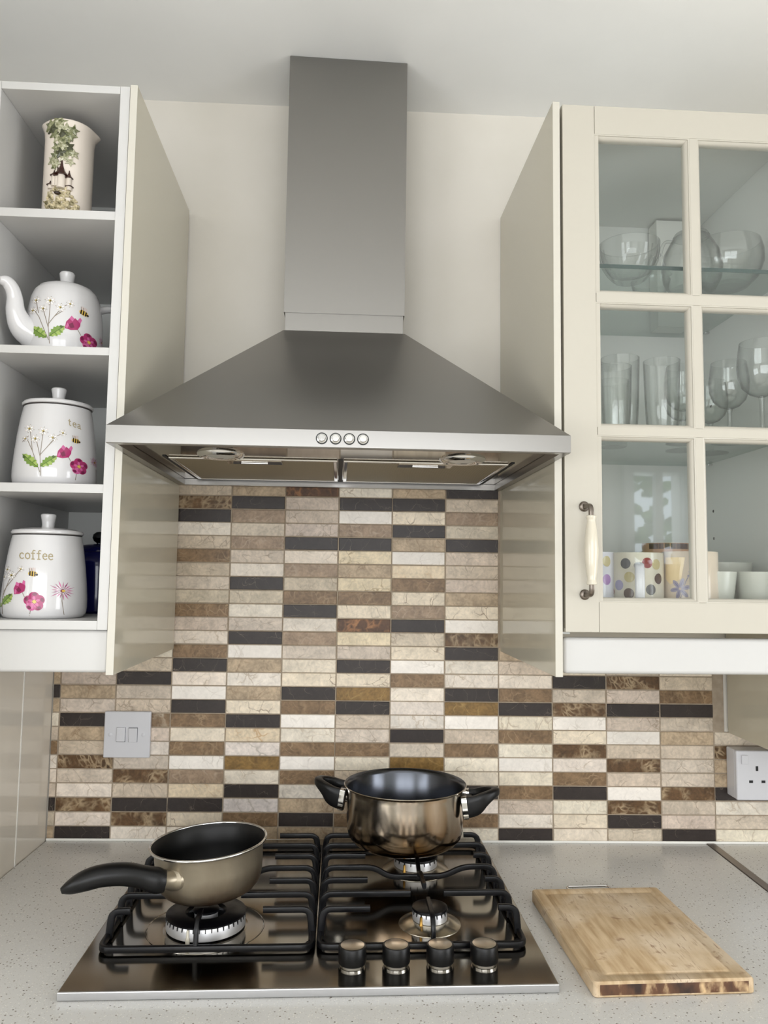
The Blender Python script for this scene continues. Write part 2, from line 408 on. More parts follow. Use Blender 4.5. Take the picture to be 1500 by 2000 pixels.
def hexa(bm, bot, top, mi=0):
    a = [bm.verts.new(p) for p in bot]; b = [bm.verts.new(p) for p in top]
    for i in range(4):
        j = (i+1) % 4; bm.faces.new((a[i], a[j], b[j], b[i])).material_index = mi
    bm.faces.new(list(reversed(a))).material_index = mi; bm.faces.new(b).material_index = mi
def copy_tree(o, parent=None):
    c = o.copy(); COL.objects.link(c)
    if parent: c.parent = parent
    for ch in list(o.children): copy_tree(ch, c)
    return c

# ================================================================== THE ROOM
RX0, RX1, RY0 = -1.25, 2.35, -3.05
def zceil(x): return 1.392 - .0165*x
def wall(name, x0, x1, y0, y1, z0, z1, m, label=None):
    return struct(finish(name, bbox(x0, x1, y0, y1, z0, z1), m), label)
wall('wall_back', RX0-.1, RX1+.1, 0.0, .1, 0, W+zceil(RX0), M_plaster, 'cream plastered wall behind the cooker hood')
wall('wall_left', RX0-.1, RX0, RY0-.1, 0, 0, W+1.42, M_roomwall)
wall('wall_right', RX1, RX1+.1, RY0-.1, 0, 0, W+1.42, M_roomwall)
wall('floor', RX0-.1, RX1+.1, RY0-.1, .1, -.05, 0, M_floor)
bm = bmesh.new()
hexa(bm, [(RX0-.1, RY0-.1, W+zceil(RX0-.1)), (RX1+.1, RY0-.1, W+zceil(RX1+.1)), (RX1+.1, .1, W+zceil(RX1+.1)), (RX0-.1, .1, W+zceil(RX0-.1))],
     [(RX0-.1, RY0-.1, W+1.50), (RX1+.1, RY0-.1, W+1.50), (RX1+.1, .1, W+1.50), (RX0-.1, .1, W+1.50)])
struct(finish('ceiling', bm, M_ceiling), 'pale grey painted ceiling')
# window frames round the daylight
def window(n, c, ax, w, h):
    bm = bmesh.new(); t = .05
    for q in ((-w/2-t, -w/2, -h/2-t, h/2+t), (w/2, w/2+t, -h/2-t, h/2+t), (-w/2, w/2, -h/2-t, -h/2), (-w/2, w/2, h/2, h/2+t), (-.02, .02, -h/2, h/2)):
        box(bm, q[0], q[1], -.02, .02, q[2], q[3], .004)
    o = finish('window_%d' % n, bm, M_white, None, c, (0, 0, ax)); struct(o)
bm = bmesh.new()
for q in ((RX0-.1, 1.56, 0, W+1.42), (1.82, RX1+.1, 0, W+1.42), (1.56, 1.82, 0, 1.46), (1.56, 1.82, 1.92, W+1.42)): box(bm, q[0], q[1], RY0-.1, RY0, q[2], q[3])
struct(finish('wall_front', bm, M_roomwall))
window(1, (-1.225, -1.75, 1.55), radians(90), 1.10, 1.05)
window(4, (2.325, -1.75, 1.40), radians(90), 1.30, 1.40)  # frame made up to go round the added right-hand fill light
window(2, (-.02, -3.025, 1.54), 0, 1.90, 1.30)
window(3, (1.69, -3.025, 1.69), 0, .26, .46)
def hedge():
    rnd = random.Random(2); bm = bmesh.new()
    for i in range(900):
        p = Vector((rnd.uniform(1.5, 3.4), rnd.uniform(-5.0, -4.5), rnd.uniform(.9, 2.6)))
        r = bmesh.ops.create_icosphere(bm, subdivisions=1, radius=rnd.uniform(.02, .075))
        for v in r['verts']: v.co = Vector((v.co.x, v.co.y*.6, v.co.z*rnd.uniform(.4, 1)))+p
    m = mat('hedge_leaves', (70, 100, 50), .5); noise_mix(m, (34, 58, 26), (120, 150, 84), 9)
    o = finish('garden_hedge', bm, m); o['label'] = 'green garden hedge outside the small window, seen as a reflection in the lower panes'; o['category'] = 'hedge'; o['kind'] = 'stuff'
hedge()

# ------------------------------------------------------------------ marble mosaic
COLS = {   # column (x = 0.1*(c-5)): stone kind per row from the worktop up
    -1: 'TMDMLLBMLTDTMM',
    0: 'DLSLMSMTDMTMLT',
    1: 'LSDMSMLMEMMDML',
    2: 'LVDObWBLBDWLDBLMBMMMBMLDSM',
    3: 'TBZDLGZODVTLTWDMLMDLMbMbDT',
    4: 'TDTZBWBLWBDVLMbLDBMbLDMMMK',
    5: 'TBTLMLBMMDGVDMYKVBYTYDbWDL',
    6: 'TLBLMGMDLLLBWVMDbVBOWTDVDT',
    7: 'LBLDLLBMWGDLLDSWVTMMMDMbMD',
    8: 'DLMBLWLBLDBLMT',
    9: 'LVLDBLSVWSMDLM',
    10: 'MDSWMSMWMDMSML',
    11: 'DMMSMMMTMDBMLM',
    12: 'LMLDTTSM',
}
KIND = {   # stone colour, vein colour, vein scale 0..1, vein width, mottling
    'D': ((52, 45, 42), (118, 106, 96), .02, .014, .16),
    'K': ((88, 60, 38), (176, 124, 80), .45, .16, .28),
    'W': ((240, 233, 224), (212, 203, 192), .15, .05, .06),
    'L': ((229, 218, 202), (184, 166, 144), .12, .040, .13),
    'V': ((229, 215, 193), (122, 98, 74), .08, .035, .14),
    'Y': ((224, 208, 178), (160, 138, 102), .12, .038, .16),
    'O': ((224, 206, 178), (190, 152, 108), .2, .10, .16),
    'M': ((202, 188, 171), (152, 136, 118), .14, .045, .17),
    'T': ((178, 158, 132), (142, 118, 92), .16, .050, .24),
    'b': ((156, 134, 112), (182, 162, 140), .35, .09, .24),
    'B': ((128, 104, 78), (164, 140, 110), .35, .075, .28),
    'S': ((96, 72, 48), (186, 164, 132), .95, .27, .32),
    'E': ((126, 104, 80), (208, 194, 172), 1., .36, .25),
    'G': ((132, 103, 58), (170, 140, 88), .05, .06, .26),
    'Z': ((222, 212, 202), (178, 168, 157), .1, .09, .16),
}
def mosaic():
    rnd = random.Random(4)
    bm = bmesh.new(); cl = bm.faces.layers.int.new('k')
    info = []
    for c, s in COLS.items():
        x0 = .1*(c-5)
        for r, ch in enumerate(s):
            a, b = x0+.0011, x0+.0989
            if c == -1: a, b = -.5125, -.5013
            j = rnd.uniform(-.0004, .0004); jz = rnd.uniform(-.0003, .0003)
            z0 = .025*r+.0010+jz; z1 = .025*(r+1)-.0009+jz
            if r == 0: z0 = .003
            n0 = len(bm.faces)
            box(bm, a+j, b+j, -.0040+rnd.uniform(-.0004, .0004), .002, z0, z1, .0006, 1)
            bm.faces.ensure_lookup_table()
            for f in list(bm.faces)[n0:]: f[cl] = len(info)
            k = KIND[ch]; g = rnd.uniform(.93, 1.06)
            st = tuple(v*g for v in lin(k[0]))
            if ch in 'LMZ': st = (st[0]*rnd.uniform(.98, 1.03), st[1], st[2]*rnd.uniform(.94, 1.05))
            info.append((st, lin(k[1]), k[2]*rnd.uniform(.8, 1.2), rnd.random(), k[3]*rnd.uniform(.75, 1.25), k[4]))
    ids = [f[cl] for f in bm.faces]
    o = finish('wall_splashback', bm, M_tile); me = o.data
    A = me.attributes.new('stone', 'FLOAT_COLOR', 'CORNER'); B = me.attributes.new('vein', 'FLOAT_COLOR', 'CORNER'); P = me.attributes.new('pattern', 'FLOAT_COLOR', 'CORNER')
    kk = me.attributes['k'].data
    for p in me.polygons:
        i = info[kk[p.index].value]
        for l in p.loop_indices:
            A.data[l].color = i[0]+(1,); B.data[l].color = i[1]+(i[2],); P.data[l].color = (i[3], i[4], i[5], 1)
    o.location.z = W
    struct(o, 'splashback of stacked beige, brown and black marble strip tiles')
    g = bmesh.new(); box(g, -.5127, .72, -.0026, .001, 0, .35); box(g, -.31, .31, -.0026, .001, .35, .652); box(g, .72, 1.3, -.0026, .001, 0, .1995)
    o = finish('wall_grout', g, M_grout); o.location.z = W; struct(o, 'brown grout bed of the splashback')
mosaic()
o = finish('trim_1', bbox(-.5127, 1.3, -.0072, -.0045, .0, .0042, .001), M_sealant); o.location.z = W; struct(o, 'white sealant bead between worktop and tiles')

# ================================================================== WORKTOP AND BASE UNITS
def worktop():
    t = thing('worktop', 'speckled pale grey worktop carrying the gas hob and the chopping board', 'worktop', (0, 0, 0), turned=False)
    part('slab', bbox(-.5125, .681, -.62, -.0045, -.038, 0, .002), M_top, t)
    part('joint_strip', bbox(.6812, .6950, -.62, -.0045, -.038, .0012, .0004), M_alu_dull, t, label='dull aluminium joint strip')
    part('side_slab', bbox(.6952, 1.9, -.62, -.0045, -.038, 0, .002), M_top, t)
worktop()
def base_units():
    for k, (a, b) in enumerate(((-.5125, .04), (.045, .68), (.70, 1.30), (1.305, 1.9))):
        t = thing('base_cabinet', ['cream base cabinet under the left half of the hob', 'cream base cabinet under the right half of the hob',
                  'cream base cabinet right of the worktop joint', 'cream base cabinet at the far right'][k], 'cabinet', ((a+b)/2, -.30, -W), turned=False, group='base cabinets')
        h = (b-a)/2-.001
        part('carcass', bbox(-h, h, -.27, .28, .10, W-.0385), M_white, t)
        part('plinth', bbox(-h, h, -.22, .28, 0, .0995), M_white, t)
        d = part('door', bbox(-h+.002, h-.002, -.291, -.2705, .11, W-.045, .002), M_cream, t)
        bm = bmesh.new(); sweep(bm, round_path([(-.06, -.291, .78), (-.06, -.32, .78), (.06, -.32, .78), (.06, -.291, .78)], .012), (.009, .009), up=(0, 0, 1))
        part('handle', bm, M_pewter, d)
base_units()
def tall_unit():
    t = thing('tall_cabinet', 'tall cabinet with a glossy grey side at the left end of the worktop', 'cabinet', (-.80, -.30, -W), turned=False)
    part('carcass', bbox(-.26, .2675, -.285, .295, .0, W+1.17), M_white, t)
    part('side_panel', bbox(.268, .2862, -.30, .172, 0, W+1.172, .001), M_gable, t, label='glossy grey front side panel')
    part('side_panel', bbox(.268, .2862, .1745, .2955, 0, W+1.172, .001), M_gable, t, label='narrow glossy grey rear side panel')
    part('joint_strip', bbox(.268, .2868, .1715, .1750, 0, W+1.171), M_sealant, t, label='white vertical joint')
    part('door', bbox(-.26, .2675, -.306, -.2855, .1, W+1.17, .002), M_cream, t)
tall_unit()

# ================================================================== OPEN SHELF UNIT (left)
def shelf_unit():
    t = thing('open_shelf_unit', 'white open wall unit with four shelves of crockery, left of the hood', 'shelf unit', (-.41, -.19, .344))
    X, Y, Z = -.41, -.19, .344
    B = lambda a, b, c, d, e, f, bev=.0006: bbox(a-X, b-X, c-Y, d-Y, e-Z, f-Z, bev)
    yb = -.018
    part('side_panel', B(-.5000, -.4860, -.38, yb, .4013, 1.1695), M_white, t)
    part('side_panel', B(-.3208, -.3072, -.38, yb, .4013, 1.1695), M_white, t)
    part('top_panel', B(-.4859, -.3209, -.38, yb, 1.158, 1.1693), M_white, t)
    for a, b in ((.9724, .985), (.778, .7893), (.5862, .5985)):
        part('shelf', B(-.4859, -.3209, -.3785, yb-.012, a, b), M_white, t)
    part('bottom_panel', B(-.4859, -.3209, -.38, yb, .4013, .4135), M_white, t)
    part('back_panel', B(-.4859, -.3209, yb-.011, yb, .4136, 1.1579, 0), M_inner, t)
    part('end_panel', B(-.3062, -.2962, -.381, -.003, .342, 1.171), M_panel, t, label='glossy greige end panel facing the hood')
    part('edge_band', B(-.3062, -.2962, -.3822, -.3811, .342, 1.171, .0003), M_panel_edge, t, label='cream edge of the end panel')
    bm = bmesh.new(); box(bm, -.5000-X, -.3066-X, -.374-Y, -.356-Y, .344-Z, .401-Z, .0045, 3)
    part('pelmet', bm, M_white, t)
    return t
shelf_unit()

# ================================================================== GLASS CABINET (right)
def glass_cabinet():
    X, Y, Z = .51, -.19, .346
    t = thing('display_cabinet', 'cream wall cabinet with a six-pane glass door, right of the hood', 'cabinet', (X, Y, Z))
    B = lambda a, b, c, d, e, f, bev=.0006: bbox(a-X, b-X, c-Y, d-Y, e-Z, f-Z, bev)
    yb, yf = -.030, -.357
    part('end_panel', B(.3030, .3133, -.381, -.0125, .343, 1.1765), M_panel, t, label='glossy greige end panel facing the hood')
    part('edge_band', B(.3030, .3133, -.3822, -.3811, .343, 1.1765, .0003), M_panel_edge, t, label='cream edge of the end panel')
    part('side_panel', B(.3150, .3310, yf, yb, .400, 1.172), M_inner, t)
    part('side_panel', B(.6830, .7000, yf, yb, .400, 1.172), M_inner, t)
    part('top_panel', B(.3311, .6829, yf, yb, 1.156, 1.172), M_inner, t)
    part('bottom_panel', B(.3311, .6829, yf, yb, .404, .420), M_inner, t)
    part('back_panel', B(.3311, .6829, yb-.006, yb, .4201, 1.1559, 0), M_inner, t)
    for z in (.941, .693):
        s = part('glass_shelf', B(.3330, .6815, -.349, yb-.0065, z, z+.0060, 0), M_gshelf, t, label='green-edged glass shelf')
        part('front_edge', B(.3330, .6815, -.3497, -.3491, z, z+.0060, 0), M_gedge, s)
        for y in (-.30, -.075):
            bm = bmesh.new(); box(bm, .674-X, .6828-X, y-.004-Y, y+.004-Y, z-.004-Z, z-.0004-Z, .0008); part('shelf_pin', bm, M_chrome, t)
    # shelf pin holes in the side
    for z in (.505, .555, .605, .745, .80, .995, 1.02, 1.06):
        bm = bmesh.new(); lathe(bm, [(0, 0), (.0026, 0), (.0026, .0005), (0, .0005)], 12)
        o = part('pin_hole', bm, M_dark, t, (.6829-X, -.077-Y, z-Z), (0, radians(-90), 0))
    bm = bmesh.new(); box(bm, .3170-X, .7150-X, -.372-Y, -.352-Y, .346-Z, .3965-Z, .006, 3)
    part('pelmet', bm, M_white, t)
    # door
    x0, x1, z0, z1 = .3180, .7110, .4045, 1.1745
    cols = [(.3705, .5025), (.5265, .6585)]; rows = [(.4528, .6765), (.7009, .8710), (.8975, 1.1250)]
    yf2, yb2 = -.380, -.3605
    bm = bmesh.new()
    def b_(a, b, e, f, y=yf2, bev=.0008): box(bm, a-X, b-X, y-Y, yb2-Y, e-Z, f-Z, bev)
    b_(x0, .3655, z0, z1); b_(.6635, x1, z0, z1)                       # stiles
    b_(.3662, .6628, z0, rows[0][0]-.006); b_(.3662, .6628, rows[2][1]+.006, z1)
    for i in (0, 1): b_(.3662, .6628, rows[i][1]+.006, rows[i+1][0]-.006)
    for r in rows: b_(cols[0][1]+.006, cols[1][0]-.006, r[0]-.006, r[1]+.006, yf2+.0002)
    b_(.360, .372, z0+.002, z1-.002, yf2+.0016, .0)                     # fill behind the stile groove
    # outer edge bead
    b_(x0-.0005, x1+.0005, z0-.0005, z0+.0055, yf2+.004); b_(x0-.0005, x1+.0005, z1-.0055, z1+.0005, yf2+.004)
    d = part('door', bm, M_cream, t)
    # sloping beads round each pane
    for (a, b) in cols:
        for (e, f) in rows:
            bm = bmesh.new()
            o_ = .0068; lv = [(o_, yf2+.0004), (.0045, yf2+.0012), (.0042, yf2+.0028), (.0022, yf2+.0040), (.0, yf2+.0075), (.0, yb2-.004)]
            rings = []
            for g, y in lv:
                rings.append([bm.verts.new((px-X, y-Y, pz-Z)) for px, pz in ((a-g, e-g), (b+g, e-g), (b+g, f+g), (a-g, f+g))])
            for p, q in zip(rings, rings[1:]):
                for i in range(4):
                    j = (i+1) % 4; bm.faces.new((p[i], p[j], q[j], q[i]))
            part('glazing_bead', bm, M_cream, d)
            part('glass_pane', B(a-.004, b+.004, -.3720, -.3690, e-.004, f+.004, 0), M_pane, d)
    # handle: two bent metal posts and a turned ceramic grip
    hx = .3462-X
    bm = bmesh.new()
    zc1, zc2 = .5800-Z, .4565-Z
    for zc, s in ((zc1, -1), (zc2, 1)):
        lathe_pts = []
        bmr = bmesh.new(); lathe(bmr, [(0, 0), (.0070, 0), (.0074, .0015), (.0064, .0030), (.0042, .0040), (0, .0040)], 24)
        part('rose', bmr, M_pewter, d, (hx-.001, yf2-Y, zc), (radians(90), 0, 0), label='round pewter rose of the door handle')
        bmp = bmesh.new(); sweep(bmp, round_path([(hx-.001, yf2-.002-Y, zc), (hx+.0022, yf2-.022-Y, zc+s*.000), (hx+.0022, yf2-.022-Y, zc+s*.020)], .012, 6), (.0068, .0068), side=None, up=(1, 0, 0))
        part('handle_post', bmp, M_pewter, d, label='bent pewter post of the door handle')
    prof = [(0, 0), (.0050, 0), (.0062, .0012), (.0062, .0030), (.0052, .0060), (.0050, .0085), (.0064, .018), (.0078, .034), (.0086, .050),
            (.0078, .066), (.0064, .082), (.0050, .0915), (.0052, .094), (.0062, .097), (.0062, .0988), (.0050, .100), (0, .100)]
    k = (zc1-zc2-.028)/.100
    bm = bmesh.new(); lathe(bm, [(r*1.17, z*k) for r, z in prof], 28)
    part('handle_grip', bm, M_handle_cer, d, (hx+.0022, yf2-.022-Y, zc2+.014), label='turned cream ceramic grip')
    return t
glass_cabinet()

# next wall unit further right: only its grey side shows
def side_unit():
    t = thing('wall_unit', 'plain grey wall unit with a rounded lower corner above the socket at the right edge', 'cabinet', (.90, -.16, .20), turned=False)
    bm = bmesh.new()
    r = .006; prof = [(.150, .0+r), (.150-r*.3, .002), (.150-r, .0), (-.16, .0), (-.16, .97), (.150, .97)]
    a = [bm.verts.new((-.176, y, z)) for y, z in prof]; b = [bm.verts.new((.30, y, z)) for y, z in prof]
    for i in range(len(prof)):
        j = (i+1) % len(prof); bm.faces.new((a[i], a[j], b[j], b[i]))
    bm.faces.new(a); bm.faces.new(list(reversed(b)))
    part('housing', bm, M_panel, t)
    part('door', bbox(-.176, .30, -.182, -.1605, .005, .97, .002), M_cream, t)
side_unit()

# ================================================================== COOKER HOOD
def hood():
    X = .0035
    t = thing('cooker_hood', 'brushed steel chimney cooker hood above the gas hob', 'cooker hood', (X, 0, .64))
    hw, yf, yb, zb, zt = .2980, -.465, -.0115, .0015, .0252
    ct, cy = .104, -.147                      # chimney half width, front
    zp = .256                                 # top of the sloping canopy
    bm = bmesh.new()
    # outer shell: fascia ring then the pyramid; open underneath with a rolled rim
    def ring(x, y0, y1, z): return [bm.verts.new(p) for p in ((-x, y0, z), (x, y0, z), (x, y1, z), (-x, y1, z))]
    rs = [ring(hw-.012, yf+.012, yb-.012, .012), ring(hw-.012, yf+.012, yb-.012, zb), ring(hw-.001, yf+.001, yb, zb-.0003), ring(hw, yf, yb, zb+.0008),
          ring(hw, yf, yb, zt-.0008), ring(hw-.0008, yf+.0008, yb, zt), ring(ct, cy-.001, yb, zp)]
    for a, b in zip(rs, rs[1:]):
        for i in range(4):
            j = (i+1) % 4; bm.faces.new((a[i], a[j], b[j], b[i]))
    bm.faces.new(rs[-1])
    part('canopy', bm, M_hood, t, angle=20)
    # underside pan, polished
    zu = .0125
    bm = bmesh.new(); box(bm, -hw+.0125, hw-.0125, yf+.0125, yb-.0125, zu, zu+.004)
    part('underside', bm, M_hood_under, t)
    for (a, b) in ((-.2585, -.0065), (.0025, .2545)):
        y0, y1 = -.291, -.040
        fr = bmesh.new(); w = .0065; zz = (zu-.0030, zu-.0002)
        for q in ((a, b, y0, y0+w), (a, b, y1-w, y1), (a, a+w, y0+w, y1-w), (b-w, b, y0+w, y1-w)):
            box(fr, q[0], q[1], q[2], q[3], zz[0], zz[1], .0015)
        f = part('grease_filter', fr, M_chrome, t, label='steel framed mesh grease filter')
        part('filter_mesh', bbox(a+w, b-w, y0+w, y1-w, zu-.0022, zu-.0004), M_filter, f, label='woven aluminium mesh')
        c = (a+b)/2
        lb = bmesh.new(); box(lb, c-.042, c+.042, y0+.006, y0+.040, zz[0]-.0012, zz[0]+.001, .001)
        lo = part('latch_plate', lb, M_hood_under, f)
        part('latch', bbox(c-.02, c+.02, y0+.018, y0+.026, zz[0]-.0032, zz[0]-.0012, .0006), M_chrome, f)
    # dark joint lines at both ends and between the filters
    for q in ((-.2655, -.2605, -.298, -.034), (.2570, .2620, -.298, -.034), (-.0055, .0015, -.291, -.040), (-.2655, .2620, -.036, -.031)):
        part('seam', bbox(q[0], q[1], q[2], q[3], zu-.0012, zu-.0001), M_dark, t, label='dark seam beside the filters')
    for x in (-.176, .178):
        bm = bmesh.new(); lathe(bm, [(.0, -.0030), (.020, -.0030), (.022, -.0045), (.0285, -.0055), (.033, -.0030), (.0345, 0), (0, 0)], 40)
        l = part('spotlight', bm, M_chrome, t, (x, -.322, zu))
        bm = bmesh.new(); lathe(bm, [(0, -.0038), (.0195, -.0034), (.0195, -.0028), (0, -.0028)], 32)
        part('lens', bm, mat('lamp_lens', (190, 190, 184), .2), l)
    for i in range(4):
        bm = bmesh.new(); lathe(bm, [(0, 0), (.0062, 0), (.0062, .0012), (.0050, .0016), (.0050, .0060), (.0043, .0068), (0, .0068)], 28)
        k = part('push_button', bm, M_chrome, t, (-.0262+.0176*i, yf-.0001, .0133), (radians(90), 0, 0))
        bm = bmesh.new(); lathe(bm, [(.0060, 0), (.0076, 0), (.0076, .0004), (.0060, .0004)], 28, close=True); part('button_shadow_ring', bm, M_dark, k)  # black ring paints in the shadow round each button
    bm = bmesh.new(); box(bm, -ct+.0022, ct-.0022, cy+.0022, yb, zp, .30, .0006)
    part('lower_duct', bm, M_hood, t)
    bm = bmesh.new()
    tz = lambda x: zceil(x+X)-.64-.0012
    hexa(bm, [(-ct, cy, .288), (ct, cy, .288), (ct, yb, .288), (-ct, yb, .288)], [(-ct, cy, tz(-ct)), (ct, cy, tz(ct)), (ct, yb, tz(ct)), (-ct, yb, tz(-ct))])
    bmesh.ops.bevel(bm, geom=[e for e in bm.edges if abs(e.verts[0].co.z-e.verts[1].co.z) > .2], offset=.0008, segments=2, affect='EDGES')
    part('chimney', bm, M_hood, t)
hood()

# ================================================================== GAS HOB
HX = -.019
def hob():
    t = thing('gas_hob', 'steel four-burner gas hob set into the worktop under the hood', 'hob', (HX, -.27, 0))
    Y = -.27
    bm = bmesh.new(); box(bm, -.285, .285, -.2520, .2500, .0004, .0098, .0017, 3)
    part('hob_plate', bm, M_hob, t)
    part('front_edge', bbox(-.2852, .2852, -.2529, -.2498, .0002, .0099, .0012, 3), M_hob_glint, t, label='folded front edge of the steel hob, lightened for its highlight')
    zs = .0095
    def burner(x, y, r, big, cone):
        bx, by = x-HX, y-Y
        bm = bmesh.new()
        if cone: lathe(bm, [(r+.019, 0), (r+.0185, .0010), (r+.004, .0068), (r-.002, .0070), (r-.002, .0030), (0, .0030)], 48)
        else: lathe(bm, [(r+.026, 0), (r+.0255, .0010), (r+.0245, .0010), (r+.0235, .0002), (r+.004, .0002), (r+.002, .0006), (0, .0006)], 56)
        root = part('burner', bm, M_alu_cone if cone else M_hob, t, (bx, by, zs))
        zb = .0026 if big else .0072; ch = .0150 if big else .0122
        bm = bmesh.new(); lathe(bm, [(0, .0008 if not cone else .0032), (r-.004, .0008 if not cone else .0032), (r-.004, zb), (0, zb)], 40)
        part('burner_cup', bm, M_dark, root)
        # slotted crown
        n = 42 if big else 20
        bm = bmesh.new(); rings = lathe(bm, [(r-.006, zb), (r-.0006, zb), (r, zb+.0006), (r, zb+ch-.0037), (r-.0012, zb+ch), (r-.006, zb+ch)], n*4)
        part('crown', bm, M_alu, root)
        bm = bmesh.new()
        for i in range(n):
            a = 2*pi*i/n; ca, sa = cos(a), sin(a)
            vs = box(bm, -.0006, .0006, -.0010, .0008, zb+ch-.0042, zb+ch+.0002)
            for v in vs:
                xx, yy = v.co.x, v.co.y-(r-.0004)
                v.co.x, v.co.y = xx*ca-yy*sa, xx*sa+yy*ca
        part('flame_slots', bm, M_dark, root)
        bm = bmesh.new()
        if big:
            lathe(bm, [(r*.46, zb+.0148), (r-.001, zb+.0148), (r+.0003, zb+.0156), (r+.0003, zb+.0172), (r-.002, zb+.0184), (r*.52, zb+.0184), (r*.48, zb+.0165)], 56, close=True)
            part('burner_cap', bm, M_enamel, root)
            bm = bmesh.new(); lathe(bm, [(0, zb), (r*.30, zb), (r*.30, zb+.0185), (0, zb+.0185)], 40); part('inner_crown', bm, M_alu, root)
            bm = bmesh.new(); lathe(bm, [(0, zb+.0186), (r*.33, zb+.0186), (r*.33, zb+.0210), (r*.30, zb+.0220), (0, zb+.0222)], 40); part('inner_cap', bm, M_enamel, root)
        else:
            lathe(bm, [(0, zb+.0123), (r+.0002, zb+.0123), (r+.0010, zb+.0135), (r+.0006, zb+.0160), (r-.003, zb+.0172), (0, zb+.0176)], 40)
            part('burner_cap', bm, M_enamel, root)
        bm = bmesh.new(); lathe(bm, [(0, 0), (.0028, 0), (.0028, .006), (.0020, .0075), (.0016, .016), (0, .0175)], 12)
        part('igniter', bm, M_brass if not big else M_handle_cer, root, (-.6*r if not big else -.28*r, -.86*r if not big else -.98*r, .0010), label='spark igniter')
    burner(-.1665, -.362, .0520, True, False)
    burner(.1335, -.362, .0235, False, True)
    burner(.1335, -.165, .0345, False, True)
    burner(-.1665, -.165, .0345, False, True)
    # knobs
    for i, x in enumerate((.0268, .0799, .1335, .1875)):
        bm = bmesh.new(); lathe(bm, [(0, .0040), (.0163, .0040), (.0168, .0050), (.0168, .0225), (.0160, .0240), (.0150, .0242), (0, .0242)], 44)
        k = part('knob', bm, M_black, t, (x-HX, -.4715-Y, zs))
        bm = bmesh.new(); lathe(bm, [(0, .0244), (.0140, .0244), (.0146, .0240), (.0146, .0236), (0, .0236)], 44)
        part('knob_cap', bm, M_cap, k, label='spun steel knob cap')
        bm = bmesh.new(); lathe(bm, [(0, 0), (.0140, 0), (.0150, .0008), (.0158, .0039), (0, .0039)], 44)
        part('knob_ring', bm, M_chrome, k, label='chrome ring under the knob')
    return t
hob()

